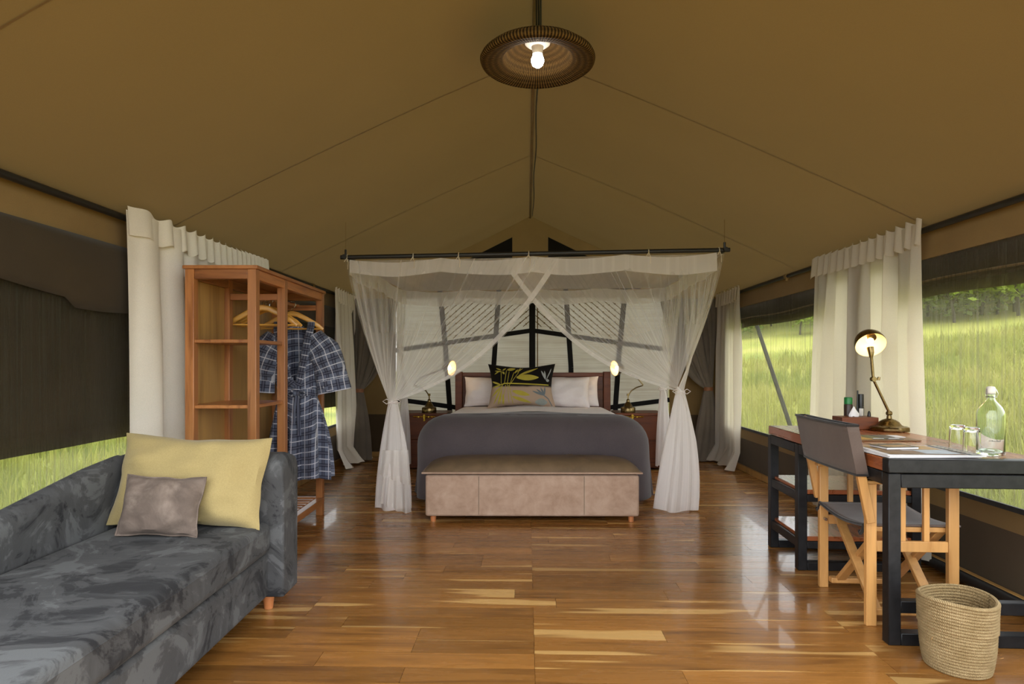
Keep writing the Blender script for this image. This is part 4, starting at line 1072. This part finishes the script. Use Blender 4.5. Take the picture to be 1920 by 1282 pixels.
def sheetbox(name, q, m, parent, **k): return link_mesh(name, q, m, parent, world=False, smooth=False, **k)
PC = {n: m_plain('print_'+n, c, .45, 0, .25, 18, .02) for n, c in dict(ochre=lin(190, 146, 66), olive=lin(112, 110, 74), slate=lin(84, 80, 78), black=lin(34, 32, 34), tan=lin(176, 142, 96), sky=lin(176, 186, 196), brown=lin(122, 88, 50), cream=lin(214, 202, 180)).items()}
x, y, z = D(.335, .72); t = thing('folder', 'dark brown folder with fanned leaflets lying near the lamp', 'folder', (x, y, z), -.05)
q = MB(); q.box(-.16, .15, -.11, .11, 0, .006); sheetbox('cover', q, PC['brown'], t, bevel=.001)
for n, (x0, x1, y0, y1), m in (('leaflet', (-.155, -.08, -.09, .09), PC['ochre']), ('leaflet', (-.078, -.01, -.085, .09), PC['olive']), ('leaflet', (-.005, .075, -.09, .09), PC['slate']), ('leaflet', (.08, .135, .0, .085), M['paper'])):
    q = MB(); q.box(x0, x1, y0, y1, .0062, .0085); o = sheetbox(n, q, m, t)
for x0, y0 in ((-.05, -.085), (.03, -.08)):
    q = MB(); q.add([(x0-.03, y0-.004, .0092), (x0+.03, y0-.004, .0092), (x0+.035, y0+.016, .0094), (x0-.005, y0+.03, .0094)], [(0, 1, 2, 3)]); sheetbox('leaflet_corner', q, M['paper'], t)
x, y, z = D(.215, .205); t = thing('magazine_stack', 'fanned magazines with dark ornate border at the near desk end', 'magazines', (x, y, z+.003), -.04)
for k, (dx, dy, r) in enumerate(((-.02, .0, .06), (-.005, 0, .02), (.0, 0, -.03))):
    q = MB(); q.box(-.195, .195, -.165, .15, .0035*k, .0035*k+.003); mt = Matrix.Translation((dx, dy, 0)) @ Matrix.Rotation(r, 4, 'Z'); q.v = [mt @ p for p in q.v]; sheetbox('magazine', q, M['paper'], t)
zc = .0112
def patch(n, x0, x1, y0, y1, m, z=zc, r=-.03):
    q = MB(); q.add([(x0, y0, z), (x1, y0, z), (x1, y1, z), (x0, y1, z)], [(0, 1, 2, 3)]); q.v = [Matrix.Rotation(r, 4, 'Z') @ p for p in q.v]; return sheetbox(n, q, m, t)
patch('printed_picture', -.175, .13, -.15, -.03, PC['brown']); patch('printed_picture', -.02, .12, -.13, -.01, PC['sky'], zc+.0004); patch('printed_picture', -.17, -.06, -.02, .13, PC['tan']); patch('printed_picture', -.05, .12, .0, .13, PC['ochre'])
patch('printed_border', .135, .185, -.155, .14, PC['black'])
q = MB()
for k in range(11):
    yy = -.14+.026*k; q.add([(.16+.015*math.cos(a), yy+.010*math.sin(a), zc+.0006) for a in np.linspace(0, 2*PI, 9)[:-1]], [tuple(range(8))])
sheetbox('border_ornament', q, PC['cream'], t)
x, y, z = D(.155, .25); t = thing('booklet', 'small dark booklet lying on top of the magazines', 'booklet', (x, y, z+.0165), .12)
q = MB(); q.box(-.075, .075, -.055, .055, 0, .007); sheetbox('pages', q, M['paper'], t); q = MB(); q.box(-.077, .077, -.057, .057, .007, .0085); sheetbox('cover', q, PC['black'], t)
q = MB(); q.add([(-.06, -.045, .0089), (.06, -.045, .0089), (.06, .02, .0089), (-.06, .02, .0089)], [(0, 1, 2, 3)]); sheetbox('printed_picture', q, PC['tan'], t)
q = MB(); q.add([(-.06, .025, .0089), (.03, .025, .0089), (.03, .045, .0089), (-.06, .045, .0089)], [(0, 1, 2, 3)]); sheetbox('printed_picture', q, PC['slate'], t)

def tumbler(pos, label):
    t = thing('tumbler', label, 'glass', pos)
    q = MB(); n = 40
    # upside down: thick base on top
    o = [(.0325, 0), (.033, .01), (.032, .06), (.0305, .095), (.030, .108), (.027, .116), (.020, .118), (.0005, .118)]
    i = [(.0005, .104), (.022, .103), (.0275, .097), (.0295, .06), (.0308, .01), (.0308, 0)]
    rg = []
    for r, z in o + i + [o[0]]:
        rg.append([(r*(1+.018*math.cos(6*2*PI*k/n)*(1 if .01 < z < .11 else 0))*math.cos(2*PI*k/n), r*(1+.018*math.cos(6*2*PI*k/n)*(1 if .01 < z < .11 else 0))*math.sin(2*PI*k/n), z) for k in range(n)])
    q.rings(rg); link_mesh('glass_body', q, M['glass'], t, world=False); return t
tumbler((1.99, 2.74, DT+.001), 'upside-down clear tumbler, the farther from the bottle')
tumbler((1.975, 2.635, DT+.001), 'upside-down clear tumbler right beside the glass bottle')
t = thing('water_bottle', 'clear glass swing-top water bottle at the near desk end', 'bottle', (2.045, 2.62, DT+.001))
Ls_ = lambda n, q, m, p=t, **k: link_mesh(n, q, m, p, world=False, **k)
o = [(.0005, .006), (.03, .004), (.045, 0), (.05, .006), (.0505, .02), (.0505, .172), (.0485, .186), (.041, .203), (.028, .220), (.0195, .230), (.0165, .238), (.0165, .25), (.019, .252), (.019, .262), (.0165, .264)]
i = [(.012, .264), (.0125, .238), (.0165, .229), (.025, .218), (.038, .201), (.0455, .184), (.0475, .170), (.0475, .02), (.042, .012), (.0005, .014)]
q = MB(); q.lathe(o+i, n=40, cap0=False, cap1=False); Ls_('glass_body', q, M['water'])
q = MB(); q.lathe([(.013, .258), (.0175, .264), (.018, .272), (.016, .288), (.012, .292), (.001, .293)], n=20, cap1=False); st = Ls_('stopper', q, M['white_pl'])
q = MB(); 
for s2 in (-1, 1): q.tube([(s2*.02, -.004, .245), (s2*.024, -.01, .262), (s2*.02, -.004, .28), (s2*.012, 0, .285)], .0013, 6)
q.tube([(.021*math.cos(a), .021*math.sin(a), .247) for a in np.linspace(0, 2*PI, 20)], .0013, 6); Ls_('wire_clasp', q, M['steel'])
q = MB(); rr = random.Random(4); k = 0; a = -2.35
while a < -1.55:
    w = rr.uniform(.02, .05); hgt = rr.uniform(.004, .007)
    q.add([(.0508*math.cos(a+d), .0508*math.sin(a+d), .062+z) for d, z in ((0, 0), (w, 0), (w, hgt), (0, hgt))], [(0, 1, 2, 3)]); a += w+.035
Ls_('printed_mark', q, M['dark_pl'], smooth=False)

# ------------------------------------------------------------------ woven basket
def mk_straw():
    t = NT('coiled_straw'); tc = t.n('ShaderNodeTexCoord'); sp = t.n('ShaderNodeSeparateXYZ'); t.l(tc.outputs['UV'], sp.inputs[0])
    cb_ = t.n('ShaderNodeCombineXYZ'); t.l(t.math('MULTIPLY', sp.outputs[0], 150), cb_.inputs[0]); t.l(t.math('MULTIPLY', t.math('FLOOR', sp.outputs[1]), 7.3), cb_.inputs[1])
    w = t.n('ShaderNodeTexWave'); w.inputs['Scale'].default_value = .32; w.inputs['Distortion'].default_value = 1.2; t.l(cb_.outputs[0], w.inputs[0])
    f = t.noise(t.coord((1, 1, 3)), 14, 4); g = t.noise(cb_.outputs[0], .8, 2)
    col = t.ramp(f, [(.3, lin(164, 138, 96)), (.7, lin(198, 172, 128))]); col = t.mix(t.math('MULTIPLY', g, .35), col, lin(138, 112, 72))
    return t.end(t.pbr(col, .8, 0, t.bump(w.outputs['Fac'], .8, .006), spec=.2))
t = thing('waste_basket', 'round coiled straw waste basket on the floor by the desk leg', 'basket', (1.69, 2.33, 0))
q = MB(); rg = []; uv = []; NR, n = 24, 96
prof = []
for r_ in range(NR):
    b = r_/(NR-1); rad = .104 + .022*b**.7 + .003*math.sin(b*5) + (.004 if b > .6 else 0)
    for s_ in range(5):
        a = PI*s_/5; prof.append((rad+.0055*math.sin(a), (r_+s_/5)*.0112, r_+.5))
top = [(rad+.001, NR*.0112+.001, NR), (rad-.004, NR*.0112+.003, NR), (rad-.010, NR*.0112, NR)]
inner = [(r-.012-(.0055*2*(0)) , z, k) for r, z, k in reversed(prof)]
for r, z, k in prof + top + inner + [(.0005, .008, 0)]:
    ring = []
    for j in range(n):
        a = 2*PI*j/n; dent = 1 + .012*math.sin(2*a+1)*(z/.27) - .02*math.exp(-((a-4.3)/.35)**2)*(z/.27)
        ring.append((r*dent*math.cos(a), r*dent*math.sin(a), z + .006*math.sin(2*a+.6)*(z/.27))); uv.append((a/(2*PI), k))
    rg.append(ring)
q.rings(rg, True, False, uvs=uv); link_mesh('coiled_body', q, mk_straw(), t, world=False)
q = MB()
for k in range(14):
    a = rr.uniform(0, 6.28); z = rr.uniform(.05, .27); d = Vector((math.cos(a), math.sin(a), 0)); q.tube([d*.128+Vector((0, 0, z)), d*.14+Vector((rr.uniform(-.02, .02), rr.uniform(-.02, .02), z+rr.uniform(-.01, .02)))], .0006, 3)
o = link_mesh('loose_straw', q, M['chair'], t, world=False); o['kind'] = 'stuff'

# ------------------------------------------------------------------ pendant lamp
def mk_weave():
    t = NT('woven_pendant_reed'); tc = t.n('ShaderNodeTexCoord'); sp = t.n('ShaderNodeSeparateXYZ'); t.l(tc.outputs['UV'], sp.inputs[0])
    a = t.math('SINE', t.math('MULTIPLY', sp.outputs[0], 2*PI*110)); b = t.math('SINE', t.math('MULTIPLY', sp.outputs[1], 2*PI*34))
    h = t.math('ADD', a, t.math('MULTIPLY', b, .3))
    col = t.ramp(t.math('MULTIPLY_ADD', h, .28, .5), [(.15, lin(34, 25, 14)), (.5, lin(74, 56, 32)), (.9, lin(128, 100, 58))])
    tl = t.n('ShaderNodeBsdfTranslucent'); t.l(col, tl.inputs[0])
    tp = t.n('ShaderNodeBsdfTransparent')
    hole = t.math('MULTIPLY', t.math('GREATER_THAN', t.math('MULTIPLY', a, -1), .75), t.math('GREATER_THAN', b, .55))
    sh = t.mixsh(.15, t.pbr(col, .8, 0, t.bump(h, .5, .004), spec=.15), tl.outputs[0])
    return t.end(t.mixsh(t.math('MULTIPLY', hole, .8), sh, tp.outputs[0]))
PX, PY, PZ = .125, 3.0, 2.608
pd = thing('pendant_lamp', 'woven saucer pendant lamp hanging from the tent ridge', 'pendant lamp', (PX, PY, PZ))
L = lambda n, q, m, p=pd, **k: link_mesh(n, q, m, p, world=False, **k)
prof = [(.16, .035), (.175, .022), (.21, .012), (.25, .004), (.268, .004), (.278, .012), (.281, .022), (.274, .036), (.24, .062), (.19, .09), (.13, .115), (.07, .132), (.03, .138)]
prof_in = [(.16, .035), (.165, .045), (.15, .075), (.11, .098), (.06, .112), (.03, .118)]
for nm, pf in (('shade', prof), ('inner_shade', prof_in)):
    q = MB(); rg = []; uv = []
    pf2 = [p_ for p_ in resample(pf, (len(pf)-1)*3)]; acc = 0
    for i, (r, z) in enumerate(pf2):
        if i: acc += math.hypot(r-pf2[i-1][0], z-pf2[i-1][1])
        rg.append([(r*(1+.004*math.sin(16*PI*k/96))*math.cos(2*PI*k/96), r*math.sin(2*PI*k/96), z) for k in range(97)]); uv += [(k/96, acc) for k in range(97)]
    q.rings(rg, closed=False, uvs=uv); L(nm, q, mk_weave() if nm == 'shade' else bpy.data.materials['woven_pendant_reed'])
q = MB(); q.lathe([(.001, .118), (.062, .117), (.062, .105), (.045, .092), (.03, .088), (.026, .07), (.024, .052), (.001, .05)], n=24, cap0=False, cap1=False); L('lamp_holder', q, M['white_pl'])
q = MB(); q.lathe([(.001, -.012), (.014, -.009), (.025, .0), (.031, .015), (.031, .028), (.026, .042), (.018, .0515), (.001, .052)], n=24, cap0=False, cap1=False); L('bulb', q, M['bulb'])
q = MB(); q.tube([(-.004, 0, .13), (-.006, 0, ZR-PZ-.03)], .004, 6); q.tube([(.006, 0, .13), (.004, 0, ZR-PZ-.02)], .005, 6); L('cord', q, M['tape'])

# ------------------------------------------------------------------ outdoors: meadow, grass and trees
def gz(x, y):
    if x > 0:
        d = max(0, .6*x+.55*y-6)*min(1, x/3); z = -.45 + .19*min(d, 23) + .17*max(0, d-23)
    else:
        d = max(0, -x-3.0); z = -.45 + .03*d
    return z + .10*noise.noise(Vector((x*.25, y*.25, 0)))*min(1, d) 
def mk_meadow():
    t = NT('meadow'); v = t.coord(); f = t.noise(v, .45, 4); g = t.noise(v, 6, 4)
    col = t.ramp(f, [(.3, lin(116, 130, 60)), (.55, lin(158, 158, 78)), (.75, lin(172, 166, 100))]); col = t.mix(t.math('MULTIPLY', g, .35), col, lin(120, 120, 62))
    return t.end(t.pbr(col, .95, 0, spec=.05))
q = MB()
xs = np.concatenate([np.linspace(-40, -3, 20), np.linspace(-2.8, 2.8, 4), np.linspace(3, 12, 24), np.linspace(12.6, 70, 40)]); ys = np.concatenate([np.linspace(-30, 0, 8), np.linspace(1, 20, 40), np.linspace(21, 90, 40)])
vs = [(x, y, gz(x, y)) for y in ys for x in xs]; nx = len(xs)
q.add(vs, [(j*nx+i, j*nx+i+1, (j+1)*nx+i+1, (j+1)*nx+i) for j in range(len(ys)-1) for i in range(nx-1)])
struct('ground', q, mk_meadow())
def mk_grass():
    t = NT('grass_blade'); oi = t.n('ShaderNodeTexCoord'); f = t.noise(oi.outputs['Object'], .6, 3); g = t.noise(oi.outputs['Object'], 30, 2)
    col = t.ramp(f, [(.3, lin(108, 126, 56)), (.55, lin(150, 152, 74)), (.75, lin(170, 164, 98))]); col = t.mix(t.math('MULTIPLY', g, .4), col, lin(160, 156, 90))
    tl = t.n('ShaderNodeBsdfTranslucent'); t.l(col, tl.inputs[0]); 
    return t.end(t.mixsh(.4, t.pbr(col, .8, 0, spec=.1), tl.outputs[0]))
M['grass'] = mk_grass()
rg_ = np.random.RandomState(5)
def grass(n, fx, hmin, hmax, label):
    V = []; F = []; k = 0
    for _ in range(n):
        x, y = fx(); z = gz(x, y); h = rg_.uniform(hmin, hmax); nb = 4
        for b in range(nb):
            a = rg_.uniform(0, 6.283); le = rg_.uniform(.1, .6)*h; w = .006+.0012*abs(x)*.5; hh = h*rg_.uniform(.6, 1.1)
            bx, by = x+rg_.normal(0, .04), y+rg_.normal(0, .04); ca, sa = math.cos(a), math.sin(a); px, py = -sa*w, ca*w
            V += [(bx+px, by+py, z), (bx-px, by-py, z), (bx-px*.7+ca*le*.35, by-py*.7+sa*le*.35, z+hh*.6), (bx+px*.7+ca*le*.35, by+py*.7+sa*le*.35, z+hh*.6), (bx+ca*le, by+sa*le, z+hh)]
            F += [(k, k+1, k+2, k+3), (k+3, k+2, k+4)]; k += 5
    q = MB(); q.v = V; q.f = F; q.uv = [(0, 0)]*len(V); q.mi = [0]*len(F)
    me = bpy.data.meshes.new('grass'); me.from_pydata(V, [], F); me.materials.append(M['grass']); o = bpy.data.objects.new('grass', me); COL.objects.link(o); tag(o, label, 'grass', kind='stuff')
def f_r():
    d = rg_.uniform(0, 1)**1.4; y = 2.0 + 16*d + rg_.uniform(0, 1); x = max(2.95, y*rg_.uniform(.33, 1.0)+.3); return x, y
def f_l():
    y = rg_.uniform(2.0, 12); return -3.0 - 6*rg_.uniform(0, 1)**1.3, y
grass(9000, f_r, .22, .5, 'tall green meadow grass outside the desk windows')
grass(4000, f_l, .2, .5, 'green grass outside below the lowered flap')
def mk_leaf(name, a, b):
    t = NT(name); f = t.noise(t.coord(), 1.3, 3); g = t.noise(t.coord(), 30, 1)
    col = t.mix(t.math('MULTIPLY', g, .4), t.ramp(f, [(.35, a), (.65, b)]), dk(b, 1.3)); tl = t.n('ShaderNodeBsdfTranslucent'); t.l(col, tl.inputs[0])
    return t.end(t.mixsh(.35, t.pbr(col, .8, 0, spec=.1), tl.outputs[0]))
LEAF = [mk_leaf('dull_green_leaf', lin(74, 92, 46), lin(108, 124, 62)), mk_leaf('bright_green_leaf', lin(98, 124, 44), lin(142, 160, 62)), mk_leaf('grey_green_leaf', lin(96, 106, 70), lin(126, 136, 92))]
M['bark'] = m_plain('bark', lin(62, 54, 44), .9, 0, .3, 12, .3)
protos = []
for kind in range(3):
    rr = random.Random(20+kind); tr = thing('tree', 'x', 'tree', (0, 0, 0), group='trees on the rise beyond the meadow')
    q = MB(); H = (3.5, 4.0, 3.2)[kind]; lean = (.15, -.1, .25)[kind]; th = H*.27
    q.tube([(0, 0, -.3), (lean*.3, 0, th*.4), (lean, .05, th), (lean*1.3, 0, H*.85)], [.06, .05, .04, .015], 8); tips = []
    for k in range(10):
        a = rr.uniform(0, 6.28); z0 = th*rr.uniform(.65, 1.3); l_ = rr.uniform(.6, 1.3); e = Vector((lean*z0/th+math.cos(a)*l_, math.sin(a)*l_, z0+rr.uniform(.1, 1.9)))
        s0 = Vector((lean*z0/th, 0, z0)); q.tube([s0, s0.lerp(e, .5)+Vector((0, 0, .1)), e], [.05, .035, .015], 6); tips.append(e); tips.append(s0.lerp(e, .65))
    tips.append(Vector((lean*1.3, 0, H*.9))); link_mesh('trunk', q, M['bark'], tr, world=False)
    q = MB()
    for _ in range(3200):
        c = rr.choice(tips); p = c + Vector((rr.gauss(0, .46), rr.gauss(0, .46), rr.gauss(.08, .30))); s = rr.uniform(.08, .16)
        a = Vector((rr.gauss(0, 1), rr.gauss(0, 1), rr.gauss(0, .6))).normalized()*s; b = Vector((rr.gauss(0, 1), rr.gauss(0, 1), rr.gauss(0, .6))).normalized()*s*.7
        q.add([p-a, p+b, p+a, p-b], [(0, 1, 2, 3)])
    o = link_mesh('crown', q, LEAF[kind], tr, world=False, smooth=False); o['kind'] = 'stuff'; protos.append(tr)
desc = ['dull green', 'bright green', 'grey-green']
sp_ = []
rr = random.Random(12)
for k in range(30):
    y = (24, 28, 33)[k % 3] + rr.uniform(0, 2.5); r_ = .62 + .28*(k+rr.random())/30; sp_.append((y*r_, y, rr.randrange(3), rr.uniform(1.0, 1.4)*(1+.012*(y-24))))
sp_ += [(16.6, 23.0, 0, 1.0), (19.0, 23.0, 1, 1.15), (19.5, 25.5, 2, 1.0), (14.2, 27.0, 0, .9), (12.5, 29.5, 2, .9), (15.2, 31, 1, .95), (11.5, 24.5, 1, .7), (9.2, 26, 0, .8), (10.6, 28.5, 2, .9), (12.2, 34, 1, 1.1), (13.6, 36.5, 0, 1.1), (16.0, 37.5, 2, 1.2), (18.4, 38, 1, 1.2)]
used = [False]*3
for k, (x, y, kd, sc) in enumerate(sp_):
    lab = '%s tree standing on the grassy rise seen through the desk windows' % desc[kd]
    if not used[kd]: o = protos[kd]; used[kd] = True; o.location = (x, y, gz(x, y)); o['label'] = lab
    else: o = dup(protos[kd], (x, y, gz(x, y)), rr.uniform(0, 6.28), lab, 'trees on the rise beyond the meadow')
    o.scale = (sc, sc, sc)
